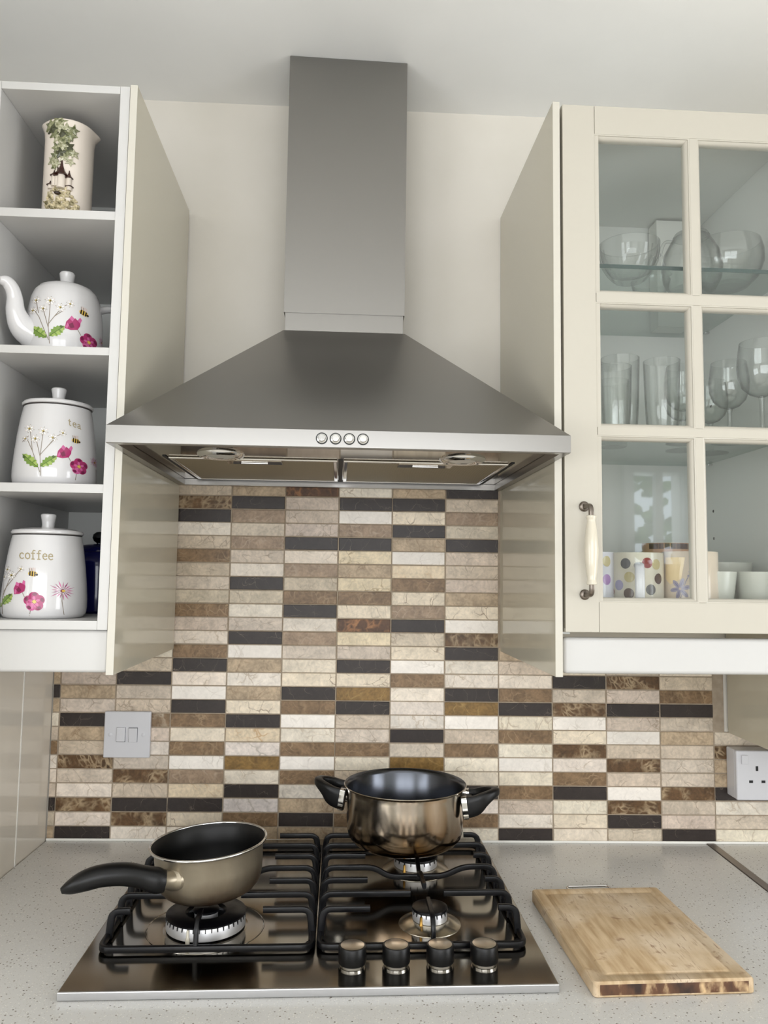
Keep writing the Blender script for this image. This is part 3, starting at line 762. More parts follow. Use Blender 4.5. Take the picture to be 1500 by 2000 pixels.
YK = [-.399+.0478*k for k in range(7)]
def grate(cx, mirror, label):
    """cast pan support: one side reaches further to the burner."""
    t = thing('pan_support', label, 'pan support', (cx, -.2557, .0095))
    s = -1 if mirror else 1
    # local x runs from the outer side (-) to the inner side (+) for the left grate
    half = .1305; bx_ = -.0135 if not mirror else .0135
    zt = .0405; w = .0061; hgt = .0080
    bm = bmesh.new()
    y0, y1 = -.1813, .1813
    base = [(-half, y0, .0065), (half, y0, .0065), (half, y1, .0065), (-half, y1, .0065)]
    loop = []
    for i in range(4):
        a, b, c = Vector(base[i-1]), Vector(base[i]), Vector(base[(i+1) % 4])
        for j in range(6):
            q = j/5; p, r = b+(a-b).normalized()*.014, b+(c-b).normalized()*.014
            loop.append((1-q)**2*p+2*q*(1-q)*b+q*q*r)
    sweep(bm, loop, (w+.0006, .0080), closed=True, sq=.45)
    part('base_frame', bm, M_enamel, t)
    def finger(y, xs, xe):
        """from the side rail at xs, up, then level to xe."""
        d = 1 if xe > xs else -1
        bm = bmesh.new()
        pth = round_path([(xs, y, .004), (xs+d*.003, y, zt-.0042), (xe, y, zt-.0042)], .011, 6)
        n = len(pth); sweep(bm, pth, [(w, hgt*1.18 if i < n*.4 else hgt) for i in range(n)], side=(0, 1, 0), sq=.45)
        part('finger', bm, M_enamel, t)
    for k, y in enumerate(YK):
        yy = y+.2557
        outer, inner = (-half+.001, half-.001) if not mirror else (half-.001, -half+.001)
        far, near = (.080, .034)             # lengths of the short fingers, inner and outer side
        if k in (0, 2, 4, 6):
            finger(yy, inner, inner-s*.064); finger(yy, outer, outer+s*.026)
        elif k in (1, 5):
            big = (k == 1 and not mirror)
            finger(yy, inner, bx_+s*(.045 if big else .022)); finger(yy, outer, bx_-s*(.045 if big else .024))
        else:
            bm = bmesh.new()
            pth = [(-half+.001, yy, .004), (-half+.004, yy, zt-.0042), (bx_-.068, yy, zt-.0042), (bx_-.050, yy, zt-.0180), (bx_+.028+.004, yy, zt-.0180), (bx_+.066, yy, zt-.0042), (half-.004, yy, zt-.0042), (half-.001, yy, .004)]
            if mirror: pth = [(-half+.001, yy, .004), (-half+.004, yy, zt-.0042), (-.053, yy, zt-.0042), (-.032, yy, zt-.0180), (.050, yy, zt-.0180), (.080, yy, zt-.0042), (half-.004, yy, zt-.0042), (half-.001, yy, .004)]
            else: pth = [(-x, y_, z) for x, y_, z in reversed([(-half+.001, yy, .004), (-half+.004, yy, zt-.0042), (-.053, yy, zt-.0042), (-.032, yy, zt-.0180), (.050, yy, zt-.0180), (.080, yy, zt-.0042), (half-.004, yy, zt-.0042), (half-.001, yy, .004)])]
            p2 = round_path(pth, .014, 5); sweep(bm, p2, (w, hgt), side=(0, 1, 0), sq=.45)
            part('cross_bar', bm, M_enamel, t)
    # fingers running front to back over each burner
    def yfinger(pth):
        bm = bmesh.new(); sweep(bm, round_path(pth, .014, 6), (w, hgt), side=(1, 0, 0), sq=.45); part('finger', bm, M_enamel, t)
    g = .050 if not mirror else .022
    yb1, yb2 = YK[1]+.2557, YK[5]+.2557
    yfinger([(bx_, y0+.001, .004), (bx_, y0+.006, zt-.0042), (bx_, yb1-g, zt-.0042)])
    yfinger([(bx_, y1-.001, .004), (bx_, y1-.006, zt-.0042), (bx_, yb2+.024, zt-.0042)])
    yfinger([(bx_, yb1+g*1.1, zt-.0042), (bx_, -.018, zt-.0060), (bx_, 0, zt-.016), (bx_, .018, zt-.0060), (bx_, yb2-.024, zt-.0042)])
    for x in (-half+.004, half-.004):
        for y in (y0+.02, y1-.02):
            bm = bmesh.new(); lathe(bm, [(0, 0), (.0045, 0), (.0045, .003), (0, .003)], 16); part('rubber_foot', bm, M_black, t, (x, y, 0))
grate(-.1535, False, 'black cast pan support over the left burners, under the saucepan')
grate(.1163, True, 'black cast pan support over the right burners, under the steel pot')

# ================================================================== POTS
ZG = .0503                      # top of the pan supports
def stock_pot():
    cx, cy = .1155, -.165
    t = thing('stock_pot', 'two-handled stainless pot with black handles on the rear right burner', 'pot', (cx, cy, ZG), rotz=radians(-14))
    H, R = .0935, .0985
    prof = [(0, 0), (.066, 0), (.074, .0012), (.083, .0062), (.0905, .015), (.0935, .026), (.0942, .045), (.0940, H-.010), (.0946, H-.0035), (R, H-.0006), (R+.0006, H+.0006), (R, H+.0014)]
    bm = bmesh.new(); lathe(bm, prof, 72)
    part('pot_body', bm, M_pot, t)
    inn = [(R, H+.0014), (R-.0022, H+.0004), (.0922, H-.006), (.0918, .026), (.0885, .014), (.078, .0045), (0, .004)]
    bm = bmesh.new(); lathe(bm, inn, 72); part('pot_inside', bm, M_pot_in, t, label='grey steel inside of the pot')
    bm = bmesh.new(); lathe(bm, [(0, -.0002), (.060, -.0002), (.060, .0002), (0, .0002)], 48)
    for s in (-1, 1):
        h = bmesh.new()
        ctl = [(.0945, -.0225, .0680, .0100, .0280), (.112, -.0220, .0710, .0105, .0270), (.124, -.0185, .0780, .0110, .0190), (.136, -.0095, .0835, .0115, .0120), (.1400, 0, .0845, .0120, .0105),
               (.136, .0095, .0835, .0115, .0120), (.124, .0185, .0780, .0110, .0190), (.112, .0220, .0710, .0105, .0270), (.0945, .0225, .0680, .0100, .0280)]
        ct2 = smooth_path(ctl, 5)
        sweep(h, [(s*(p[0]+max(0, p[0]-.1)*.12), p[1]*1.05, p[2]+max(0, p[0]-.1)*.14) for p in ct2], [(p[3]*1.18, p[4]*1.16) for p in ct2], sq=.6, n=14)
        # web closing the loop close to the pot
        web = bmesh.new()
        sweep(h, [(s*.0950, 0, .0750), (s*.108, 0, .0770)], [(.044, .010), (.040, .008)], sq=.6, n=14)
        hd = part('pot_handle', h, M_black, t, label='black loop handle')
        for y in (-.0225, .0225):
            f = bmesh.new(); sweep(f, [(s*.0955, y*1.04, .0680), (s*.1035, y*1.035, .0692)], (.0146, .0345), sq=.5, n=16)
            part('ferrule', f, M_chrome, hd, label='bright steel ferrule of the handle')
stock_pot()

def saucepan():
    cx, cy = -.1635, -.352
    t = thing('saucepan', 'bronze-grey saucepan with a black non-stick inside and long black handle on the front left burner', 'saucepan', (cx, cy, ZG+.0012))
    t.rotation_euler = (0, radians(-3.6), TH)
    H, R = .0655, .0775
    prof = [(0, 0), (.046, 0), (.052, .0010), (.060, .0055), (.0665, .0130), (.0695, .0225), (.0712, .038), (.0722, H-.008), (.0735, H-.003), (.0768, H-.0004)]
    bm = bmesh.new(); lathe(bm, prof, 64); part('pan_body', bm, M_pan, t)
    bm = bmesh.new(); lathe(bm, [(R-.0006+.0018*cos(q), H+.0004+.0018*sin(q)) for q in [2*pi*i/12 for i in range(12)]], 96, close=True); part('rim', bm, M_chrome, t, label='bare bright metal rim')
    bm = bmesh.new(); lathe(bm, [(R-.0026, H+.0006), (.0738, H-.0022), (.0712, H-.006), (.0700, .038), (.0682, .0225), (.0640, .0115), (.055, .0045), (0, .0030)], 64); part('nonstick_lining', bm, M_nonstick, t, label='black non-stick lining')
    # handle socket and grip
    A = radians(236); d = Vector((cos(A), sin(A), 0)); sd = Vector((-sin(A), cos(A), 0))
    P = lambda r, z, o=0.: tuple(d*r+sd*o+Vector((0, 0, z)))
    bm = bmesh.new(); sweep(bm, [P(.0650, .040), P(.0715, .0405), P(.0745, .041), P(.0800, .0425), P(.0880, .0445)], [(.044, .030), (.040, .028), (.030, .024), (.025, .021), (.023, .020)], sq=.9, n=20)
    part('handle_bracket', bm, M_pan, t)
    # grip bends left, rises and falls to a pointed tip
    B = radians(197); e = Vector((cos(B), sin(B), 0))
    p0 = Vector(P(.0855, .044))
    def Q(l, z): v = p0+e*l; return (v.x, v.y, z)
    ctl = [(*Q(-.004, .0425), .0260, .0250), (*Q(.006, .0450), .0295, .0300), (*Q(.022, .0520), .0270, .0265), (*Q(.044, .0595), .0290, .0262), (*Q(.070, .0622), .0290, .0250), (*Q(.090, .0598), .0270, .0235), (*Q(.106, .0555), .0190, .0170), (*Q(.117, .0525), .0060, .0070)]
    c2 = smooth_path(ctl, 5)
    bm = bmesh.new(); sweep(bm, [p[:3] for p in c2], [(p[3], p[4]) for p in c2], sq=.8, n=18)
    part('handle_grip', bm, M_black, t, label='curved black plastic handle')
saucepan()

# ================================================================== CHOPPING BOARD
def board():
    t = thing('chopping_board', 'worn wooden chopping board with a juice groove and wire loop, right of the hob', 'chopping board', (.4075, -.3885, 0), rotz=radians(3.0), turned=False)
    hx, hy, h = .0960, .1330, .0180
    bm = bmesh.new()
    def ring(g, z, r=.004):
        out = []
        for sx, sy in ((-1, -1), (1, -1), (1, 1), (-1, 1)):
            cx, cy = sx*(hx-g-r), sy*(hy-g-r); a0 = math.atan2(sy, sx)-pi/4
            for j in range(5):
                a = a0+j*pi/8; out.append(bm.verts.new((cx+r*cos(a), cy+r*sin(a), z)))
        return out
    rs = [ring(.0015, .0004), ring(0, .0020), ring(0, h-.0018), ring(.0016, h), ring(.0145, h), ring(.0160, h-.0012), ring(.0178, h-.0018), ring(.0196, h-.0012), ring(.0210, h)]
    for a, b in zip(rs, rs[1:]):
        n = len(a)
        for i in range(n):
            j = (i+1) % n; f = bm.faces.new((a[i], a[j], b[j], b[i]))
    bm.faces.new(rs[-1]); bm.faces.new(list(reversed(rs[0])))
    part('wooden_slab', bm, M_board, t)
    bm = bmesh.new(); box(bm, -hx+.007, hx-.007, -hy-.0002, -hy+.004, .0030, h-.0026, .0008)
    part('end_grain', bm, M_burnt, t, label='front end grain with dark burn marks')
    bm = bmesh.new()
    sweep(bm, round_path([(-.035, hy-.004, .0100), (-.035, hy+.0270, .0100), (.030, hy+.0270, .0100), (.030, hy-.004, .0100)], .006, 5), (.0032, .0032), n=10, sq=1)
    part('wire_loop', bm, M_chrome, t, label='bent steel wire hanging loop')
board()

# ================================================================== SWITCH AND SOCKET
def switch():
    t = thing('wall_switch', 'white two-rocker wall switch on the tiles below the open shelves', 'switch', (-.3742, -.0046, .188), turned=False)
    bm = bmesh.new(); box(bm, -.0415, .0415, -.0085, 0, -.041, .041, .0022, 3)
    part('faceplate', bm, M_plastic, t)
    for k, x in enumerate((-.0105, .0110)):
        bm = bmesh.new(); box(bm, x-.0082, x+.0082, -.0086, -.0070, -.0130, .0130); part('rocker_gap', bm, mat('shadow_gap_grey', (120, 120, 124), .6), t)
        bm = bmesh.new(); box(bm, x-.0076, x+.0076, -.0112, -.0082, -.0124, .0124, .001)
        part('rocker', bm, M_plastic, t, rot=(radians(2.5 if k else -2.5), 0, 0))
    for x in (-.0300, .0295):
        bm = bmesh.new(); lathe(bm, [(0, 0), (.0036, 0), (.0036, .0006), (.003, .0009), (0, .0009)], 20); part('screw_cover', bm, M_plastic, t, (x, -.0085, 0), (radians(90), 0, 0))
switch()
def socket():
    t = thing('power_socket', 'white surface-mounted double socket low on the tiles at the right edge', 'socket', (.795, -.0046, .1315), turned=False)
    bm = bmesh.new(); box(bm, -.0735, .0735, -.032, 0, -.0430, .0430, .0025, 3); part('back_box', bm, M_plastic, t)
    bm = bmesh.new(); box(bm, -.0740, .0740, -.0405, -.0322, -.0435, .0435, .0028, 3); part('faceplate', bm, M_plastic, t)
    for cx in (-.037, .037):
        for (x, z, w_, h_) in ((cx+.0, .0125, .0022, .0042), (cx-.0112, -.0105, .0034, .0022), (cx+.0112, -.0105, .0034, .0022)):
            part('pin_slot', bbox(x-w_, x+w_, -.0410, -.0402, z-h_, z+h_), M_dark, t)
        bm = bmesh.new(); box(bm, cx-.006+.022*(1 if cx > 0 else -1), cx+.006+.022*(1 if cx > 0 else -1), -.0430, -.0400, .020, .036, .001); part('rocker', bm, M_plastic, t)
socket()

# ================================================================== CROCKERY ON THE OPEN SHELVES
def interp(tab, z):
    for (r0, z0), (r1, z1) in zip(tab, tab[1:]):
        if z0 <= z <= z1: return r0+(r1-r0)*(z-z0)/max(1e-9, z1-z0)
    return tab[-1][0] if z > tab[-1][1] else tab[0][0]
def dot(c, rx, ry=None, n=14, rot=0):
    ry = ry or rx
    return [(c[0]+rx*cos(2*pi*i/n)*cos(rot)-ry*sin(2*pi*i/n)*sin(rot), c[1]+rx*cos(2*pi*i/n)*sin(rot)+ry*sin(2*pi*i/n)*cos(rot)) for i in range(n)]
def stroke(pts, w):
    """polyline as a list of thin quads."""
    out = []
    for (x0, y0), (x1, y1) in zip(pts, pts[1:]):
        dx, dy = x1-x0, y1-y0; L = math.hypot(dx, dy) or 1; nx, ny = -dy/L*w/2, dx/L*w/2; ex, ey = dx/L*w*.3, dy/L*w*.3
        out.append([(x0+nx-ex, y0+ny-ey), (x0-nx-ex, y0-ny-ey), (x1-nx+ex, y1-ny+ey), (x1+nx+ex, y1+ny+ey)])
    return out
MAG = (160, 42, 98); PNK = (196, 96, 148); DMAG = (112, 24, 66); GRN = (112, 142, 62); DGRN = (70, 92, 38); LGRN = (152, 174, 92)
STEM = (128, 116, 100); DK = (44, 34, 22); YEL = (214, 180, 84); LET = (160, 148, 116); WHT = (252, 250, 246); PALE = (206, 192, 188)
def flower_items(F):
    """F: dict of features in crop pixels -> list of (colour, polygon, layer)."""
    it = []
    for pts in F.get('stems', []):
        for q in stroke(pts, F.get('sw', 7)): it.append((F.get('stemcol', STEM), q, 0))
    for (cx, cy, r) in F.get('daisies', []):
        for k in range(8):
            a = 2*pi*k/8+.3; tip = (cx+r*cos(a), cy+r*sin(a)); b = .22
            pet = [(cx+.2*r*cos(a), cy+.2*r*sin(a)), (cx+.62*r*cos(a-b), cy+.62*r*sin(a-b)), tip, (cx+.62*r*cos(a+b), cy+.62*r*sin(a+b))]
            it.append((WHT, pet, 1))
            for q in stroke([pet[1], tip, pet[3]], 3.2) + (stroke([(cx, cy), (cx+.55*r*cos(a), cy+.55*r*sin(a))], 4) if k % 2 == 0 else []): it.append((PALE if k % 2 else STEM, q, 2))
        it.append(((190, 170, 96), dot((cx, cy), r*.24), 3)); it.append((DK, dot((cx+r*.05, cy+r*.08), r*.12), 4))
    for (x0, y0, x1, y1, wd) in F.get('leaves', []):
        dx, dy = x1-x0, y1-y0; L = math.hypot(dx, dy); ux, uy = dx/L, dy/L; nx, ny = -uy, ux
        prof = [(.0, .04), (.12, .55), (.20, .42), (.30, .95), (.38, .70), (.50, 1.05), (.57, .72), (.68, .88), (.75, .55), (.86, .55), (.90, .30), (1., .0)]
        up = [(x0+ux*L*t+nx*wd*h, y0+uy*L*t+ny*wd*h) for t, h in prof]; dn = [(x0+ux*L*t-nx*wd*h, y0+uy*L*t-ny*wd*h) for t, h in prof[:-1]]
        for i in range(len(prof)-1):
            a = [up[i], up[i+1], (x0+dx*prof[i+1][0], y0+dy*prof[i+1][0]), (x0+dx*prof[i][0], y0+dy*prof[i][0])]
            it.append((LGRN if i % 3 else GRN, a, 1))
            b = [(x0+dx*prof[i][0], y0+dy*prof[i][0]), (x0+dx*prof[i+1][0], y0+dy*prof[i+1][0]), dn[min(i+1, len(dn)-1)], dn[i]]
            it.append((DGRN if i > 7 else GRN, b, 1))
        for q in stroke([(x0, y0), (x0+dx*.85, y0+dy*.85)], 6): it.append((DGRN, q, 2))
    for (cx, cy, r, tilt) in F.get('buds', []):
        T = lambda x, y: (cx+r*(x*cos(tilt)-y*sin(tilt)), cy+r*(x*sin(tilt)+y*cos(tilt)))
        it.append((MAG, [T(*p) for p in ((-1.0, .75), (-.75, -.1), (-.3, -.6), (.0, -.35), (.35, -.7), (.6, -.45), (.95, -.35), (.85, .2), (.5, .75), (-.3, .9))], 1))
        it.append((PNK, [T(*p) for p in ((-.35, -.55), (-.05, -.95), (.25, -.6), (.0, -.2))], 2)); it.append((PNK, [T(*p) for p in ((.6, -.45), (.95, -.9), (1.12, -.6), (.9, -.1))], 2))
        it.append((DMAG, [T(*p) for p in ((-.5, .2), (.0, -.1), (.15, .5), (-.3, .7))], 3)); it.append((PNK, [T(*p) for p in ((-.9, .6), (-.6, .0), (-.45, .3), (-.7, .75))], 3))
    for (cx, cy, r, a0) in F.get('blooms', []):
        for k in range(5):
            a = a0+2*pi*k/5; px, py = cx+.56*r*cos(a), cy+.56*r*sin(a)
            it.append((MAG if k != 3 else PNK, dot((px, py), .46*r, .40*r, 18, a+pi/2), 1))
            it.append((DMAG, dot((cx+.74*r*cos(a+.12), cy+.74*r*sin(a+.12)), .16*r, .22*r, 12, a), 2))
            it.append((PNK, dot((cx+.34*r*cos(a), cy+.34*r*sin(a)), .20*r, .13*r, 12, a), 2))
        it.append((YEL, dot((cx, cy), .20*r), 3))
        for k in range(7):
            a = k*.9; it.append((DK, dot((cx+.17*r*cos(a), cy+.17*r*sin(a)), .035*r, n=7), 4))
    for (cx, cy, r, squ) in F.get('asters', []):
        rr = random.Random(3)
        for k in range(17):
            a = 2*pi*k/17; l = r*rr.uniform(.72, 1.05); b = .085
            P = lambda q, ang: (cx+squ*q*cos(ang), cy+q*sin(ang)*.82)
            it.append(((PNK, (186, 130, 158), (150, 70, 112))[k % 3], [P(.12*r, a), P(.6*l, a-b), P(l, a), P(.6*l, a+b)], 1))
            if k % 2: it.append((DMAG, [P(.08*r, a), P(.36*l, a-.06), P(.5*l, a), P(.36*l, a+.06)], 2))
        it.append((DMAG, dot((cx, cy), .16*r*squ, .13*r), 3)); it.append((YEL, dot((cx+.06*r*squ, cy), .13*r*squ, .08*r), 4))
    for (cx, cy, r, tilt) in F.get('bees', []):
        T = lambda x, y: (cx+r*(x*cos(tilt)-y*sin(tilt)), cy+r*(x*sin(tilt)+y*cos(tilt)))
        it.append((YEL, [T(*p) for p in dot((0, 0), 1., .62)], 2))
        for x in (-.62, -.1, .42): it.append((DK, [T(*p) for p in ((x-.16, -.52), (x+.14, -.56), (x+.2, .52), (x-.12, .56))], 3))
        it.append((DK, [T(*p) for p in dot((.85, .1), .26)], 3))
        for q in (-.5, .0, .35): it.append((PALE, [T(*p) for p in ((q-.08, -.55), (q-.25, -1.35), (q+.05, -1.5), (q+.14, -.55))], 1))
        for x in (-.7, -.2): 
            for q in stroke([T(x, -.55), T(x-.2, -1.2)], r*.12): it.append((STEM, q, 2))
    # lettering in a light slab-serif hand
    GL = {'t': [[(.30, 1.35), (.30, .2), (.42, .02), (.62, .06)], [(.05, .98), (.62, .98)]],
          'e': [[(.08, .55), (.72, .55), (.68, .85), (.42, 1.), (.16, .85), (.06, .5), (.16, .16), (.42, .0), (.72, .14)]],
          'a': [[(.12, .84), (.36, 1.), (.60, .86), (.62, .1), (.78, .02)], [(.62, .56), (.28, .52), (.10, .28), (.24, .02), (.46, .06), (.62, .24)]],
          'c': [[(.70, .80), (.46, 1.), (.18, .86), (.06, .5), (.18, .14), (.46, .0), (.72, .16)]],
          'o': [[(.42, 1.), (.14, .84), (.06, .5), (.14, .16), (.42, .0), (.70, .16), (.78, .5), (.70, .84), (.42, 1.)]],
          'f': [[(.72, 1.42), (.50, 1.5), (.34, 1.32), (.34, .0)], [(.06, .98), (.62, .98)], [(.14, .0), (.56, .0)]]}
    for (txt, x, y, h, sp, slope) in F.get('text', []):
        for i, ch in enumerate(txt):
            ox = x+i*sp; oy = y+i*sp*slope
            for pl in GL[ch]:
                for q in stroke([(ox+px*h*.92, oy+px*h*.92*slope-py*h) for px, py in pl], h*.17): it.append((LET, q, 1))
    return it
def print_on(name, parent, items, conv, rfun, label, off=.00022):
    bm = bmesh.new(); mats = []; idx = {}
    for col, poly, layer in items:
        if col not in idx:
            idx[col] = len(mats); mats.append(mat('glaze_%d_%d_%d' % col, col, .15))
        try: f = bm.faces.new([bm.verts.new((p[0], p[1], layer)) for p in (conv(*q) for q in poly)])
        except ValueError: continue
        f.material_index = idx[col]
    bmesh.ops.triangulate(bm, faces=bm.faces[:])
    for _ in range(3):
        es = [e for e in bm.edges if e.calc_length() > .0045]
        if not es: break
        bmesh.ops.subdivide_edges(bm, edges=es, cuts=1)
        bmesh.ops.triangulate(bm, faces=bm.faces[:])
    for v in bm.verts:
        s, z, l = v.co; r = rfun(z); a = s/r; r += off+l*.00006
        v.co = (r*sin(a), -r*cos(a), z)
    me = bpy.data.meshes.new(name); bm.to_mesh(me); bm.free()
    for m in mats: me.materials.append(m)
    # face outward
    o = bpy.data.objects.new(name, me); COL.objects.link(o); o.parent = parent; o['label'] = label
    return o
def facing(x, y): return math.atan2(.00315-x, -(-1.447-y))

CAN = [(0, 0), (.0500, 0), (.0530, .0012), (.0562, .0060), (.0575, .0140), (.0574, .026), (.0558, .048), (.0530, .075), (.0500, .097), (.0472, .1120), (.0462, .1160)]
def canister(x, y, z, label, F, conv, dz=0.):
    t = thing('storage_canister', label, 'canister', (x, y, z), rotz=facing(x, y), group='flowered canisters on the open shelves')
    bm = bmesh.new(); lathe(bm, CAN+[(.0440, .1165), (.0430, .112), (.05, .03), (0, .02)], 72); part('body', bm, M_porcelain, t)
    bm = bmesh.new(); lathe(bm, [(0, .1168), (.0466, .1168), (.0470, .1172), (.0470, .1180), (.0462, .1182)], 64); part('seal', bm, mat('grey_seal', (70, 66, 64), .5), t, label='dark seal ring under the lid')
    bm = bmesh.new(); lathe(bm, [(0, .1182), (.0474, .1182), (.0486, .1196), (.0486, .1214), (.0470, .1236), (.0380, .1262), (.0200, .1280), (.0100, .1284), (0, .1284)], 72); ld = part('lid', bm, M_porcelain, t)
    bm = bmesh.new(); lathe(bm, [(0, .1280), (.0088, .1282), (.0084, .1330), (.0092, .1390), (.0106, .1450), (.0106, .1466), (.0094, .1480), (0, .1484)], 36); part('lid_knob', bm, M_porcelain, ld)
    print_on('flower_print', t, flower_items(F), conv, lambda q: interp(CAN[1:], q), 'painted flowers, bee and lettering')
    return t
def conv_px(sc, ox, oy, u0, v0, u1, v1, vref, zref, mz, mx, rf):
    """crop pixels on the photograph -> arc length and height on the body."""
    def f(x, y):
        u, v = ox+x/sc, oy+y/sc
        uc = u0+(u1-u0)*(v-v0)/(v1-v0); z = zref+(vref-v)*mz
        r = rf(z); d = max(-.97, min(.97, (u-uc)*mx/r))
        return r*math.asin(d), max(.002, z)
    return f
rcan = lambda q: interp(CAN[1:], q)
TEA = dict(stems=[[(515, 1335), (520, 1080), (490, 900), (470, 835)], [(520, 1080), (545, 900), (570, 740)], [(520, 1060), (600, 960), (690, 850)], [(600, 960), (720, 800), (810, 745)],
                  [(510, 1290), (430, 1000), (380, 860)], [(430, 1000), (415, 720)], [(935, 1365), (950, 1270)], [(885, 1120), (855, 1055)], [(1215, 1390), (1212, 1170)], [(315, 875), (390, 800)]],
           daisies=[(405, 700, 62), (570, 735, 62), (470, 840, 58), (680, 820, 58), (805, 745, 46), (352, 835, 40)],
           leaves=[(490, 1225, 310, 1040, 62), (520, 1215, 725, 1062, 58)], buds=[(810, 1000, 98, -.05)], blooms=[(985, 1180, 118, -1.62)], asters=[(1192, 1080, 100, .72)], bees=[(960, 832, 52, .15)],
           text=[('tea', 872, 625, 62, 56, .22)])
canister(-.4130, -.3050, .5985, 'white flowered canister lettered tea on the third open shelf', TEA, conv_px(6.818, 0, 740, 101, 935, 113, 780, 930, .0165, .000715, .00073, rcan))
COF = dict(stems=[[(70, 1425), (76, 1200), (180, 930)], [(90, 1130), (190, 980), (295, 835)], [(80, 1200), (62, 960)], [(390, 1440), (405, 1370)], [(335, 1195), (310, 1130)], [(798, 1430), (775, 1250), (780, 1150)]],
           daisies=[(185, 915, 58), (298, 832, 42), (90, 940, 46), (135, 840, 44)], leaves=[(75, 1300, 195, 1155, 52), (60, 1330, 10, 1290, 40)], buds=[(275, 1075, 86, -.35)], blooms=[(450, 1255, 132, -1.62)],
           asters=[(785, 1115, 172, 1.0)], bees=[(437, 893, 56, .12)], text=[('coffee', 280, 695, 78, 68, .03)])
canister(-.4190, -.3050, .4135, 'white flowered canister lettered coffee on the bottom open shelf', COF, conv_px(6.818, 0, 990, 82, 1200, 91, 1040, 1170, .0270, .000712, .00073, rcan))

def blue_jar():
    t = thing('blue_jar', 'dark blue lidded jar half hidden behind the coffee canister', 'jar', (-.3930, -.1500, .4135))
    bm = bmesh.new(); lathe(bm, [(0, 0), (.043, 0), (.047, .004), (.049, .02), (.049, .075), (.046, .092), (.040, .098), (0, .098)], 56); part('body', bm, M_cobalt, t)
    bm = bmesh.new(); lathe(bm, [(0, .0984), (.041, .0984), (.0415, .101), (.036, .1065), (.018, .111), (0, .1115)], 48); l = part('lid', bm, M_cobalt, t)
    bm = bmesh.new(); lathe(bm, [(0, .111), (.004, .1112), (.004, .1135), (.0085, .1165), (.0108, .122), (.0095, .1275), (.005, .1312), (0, .132)], 32); part('lid_knob', bm, mat('dark_metal_knob', (70, 72, 76), .18, metal=1), l, label='round dark metal knob')
blue_jar()

TPR = [(.0480, 0), (.0510, .0030), (.0530, .0150), (.0538, .0320), (.0534, .0520), (.0518, .0700), (.0488, .0880), (.0450, .0990), (.0395, .1065), (.0320, .1105), (.0250, .1122)]
def teapot():
    x, y = -.4110, -.3000
    t = thing('teapot', 'white teapot painted with flowers and a bee on the second open shelf', 'teapot', (x, y, .7893), rotz=facing(x, y))
    bm = bmesh.new(); lathe(bm, [(0, 0)]+TPR+[(.0240, .1120), (0, .1117)], 72); part('body', bm, M_porcelain, t)
    bm = bmesh.new(); lathe(bm, [(0, .1124), (.0242, .1124), (.0240, .1132), (.0150, .1148), (.0080, .1154), (0, .1154)], 56); l = part('lid', bm, M_porcelain, t)
    bm = bmesh.new(); lathe(bm, [(0, .1150), (.0090, .1152), (.0092, .1192), (.0106, .1282), (.0112, .1317), (.0100, .1340), (.0060, .1352), (0, .1354)], 36); part('lid_knob', bm, M_porcelain, l)
    ctl = [(-.034, -.012, .028, .046, .050), (-.055, -.020, .038, .036, .038), (-.0650, -.027, .056, .0265, .027), (-.0672, -.031, .075, .0205, .0215), (-.0710, -.035, .087, .0185, .0195), (-.0780, -.038, .0945, .0170, .0175), (-.0865, -.040, .0955, .0140, .0105), (-.0880, -.0405, .0953, .0090, .0070)]
    c2 = smooth_path(ctl, 6); bm = bmesh.new(); sweep(bm, [p[:3] for p in c2], [(p[3], p[4]) for p in c2], side=(.3, -1, 0), sq=1, n=24)
    part('spout', bm, M_porcelain, t)
    ctl = [(.0460, .010, .0860, .016, .012), (.0640, .018, .0930, .013, .010), (.0800, .026, .0860, .012, .009), (.0850, .028, .0640, .012, .009), (.0780, .024, .0380, .012, .009), (.0500, .012, .0150, .015, .011)]
    c2 = smooth_path(ctl, 6); bm = bmesh.new(); sweep(bm, [p[:3] for p in c2], [(p[3], p[4]) for p in c2], side=(-.3, 1, 0), sq=1, n=18)
    part('pot_handle', bm, M_porcelain, t)
    F = dict(stems=[[(615, 1025), (612, 830), (570, 590)], [(612, 830), (640, 640), (655, 500)], [(615, 790), (690, 690), (760, 600)], [(690, 690), (790, 610)], [(780, 560), (880, 510)], [(605, 980), (520, 700), (475, 600)], [(515, 640), (500, 470)], [(975, 880), (935, 800)], [(1250, 1050), (1248, 940)]],
             daisies=[(500, 468, 52), (655, 490, 62), (570, 590, 48), (765, 570, 58), (880, 510, 48), (455, 598, 48)], leaves=[(585, 955, 420, 810, 62), (620, 935, 800, 800, 58)], buds=[(892, 750, 98, -.02)], blooms=[(1068, 940, 112, -1.7)], asters=[(1232, 865, 86, .55)], bees=[(1030, 592, 54, .3)])
    rt = lambda q: interp(TPR, q)
    print_on('flower_print', t, flower_items(F), conv_px(6.25, 0, 510, 125, 668, 138, 545, 668, .0155, .00073, .00073, rt), rt, 'painted daisies, leaves, magenta flowers and bee')
teapot()

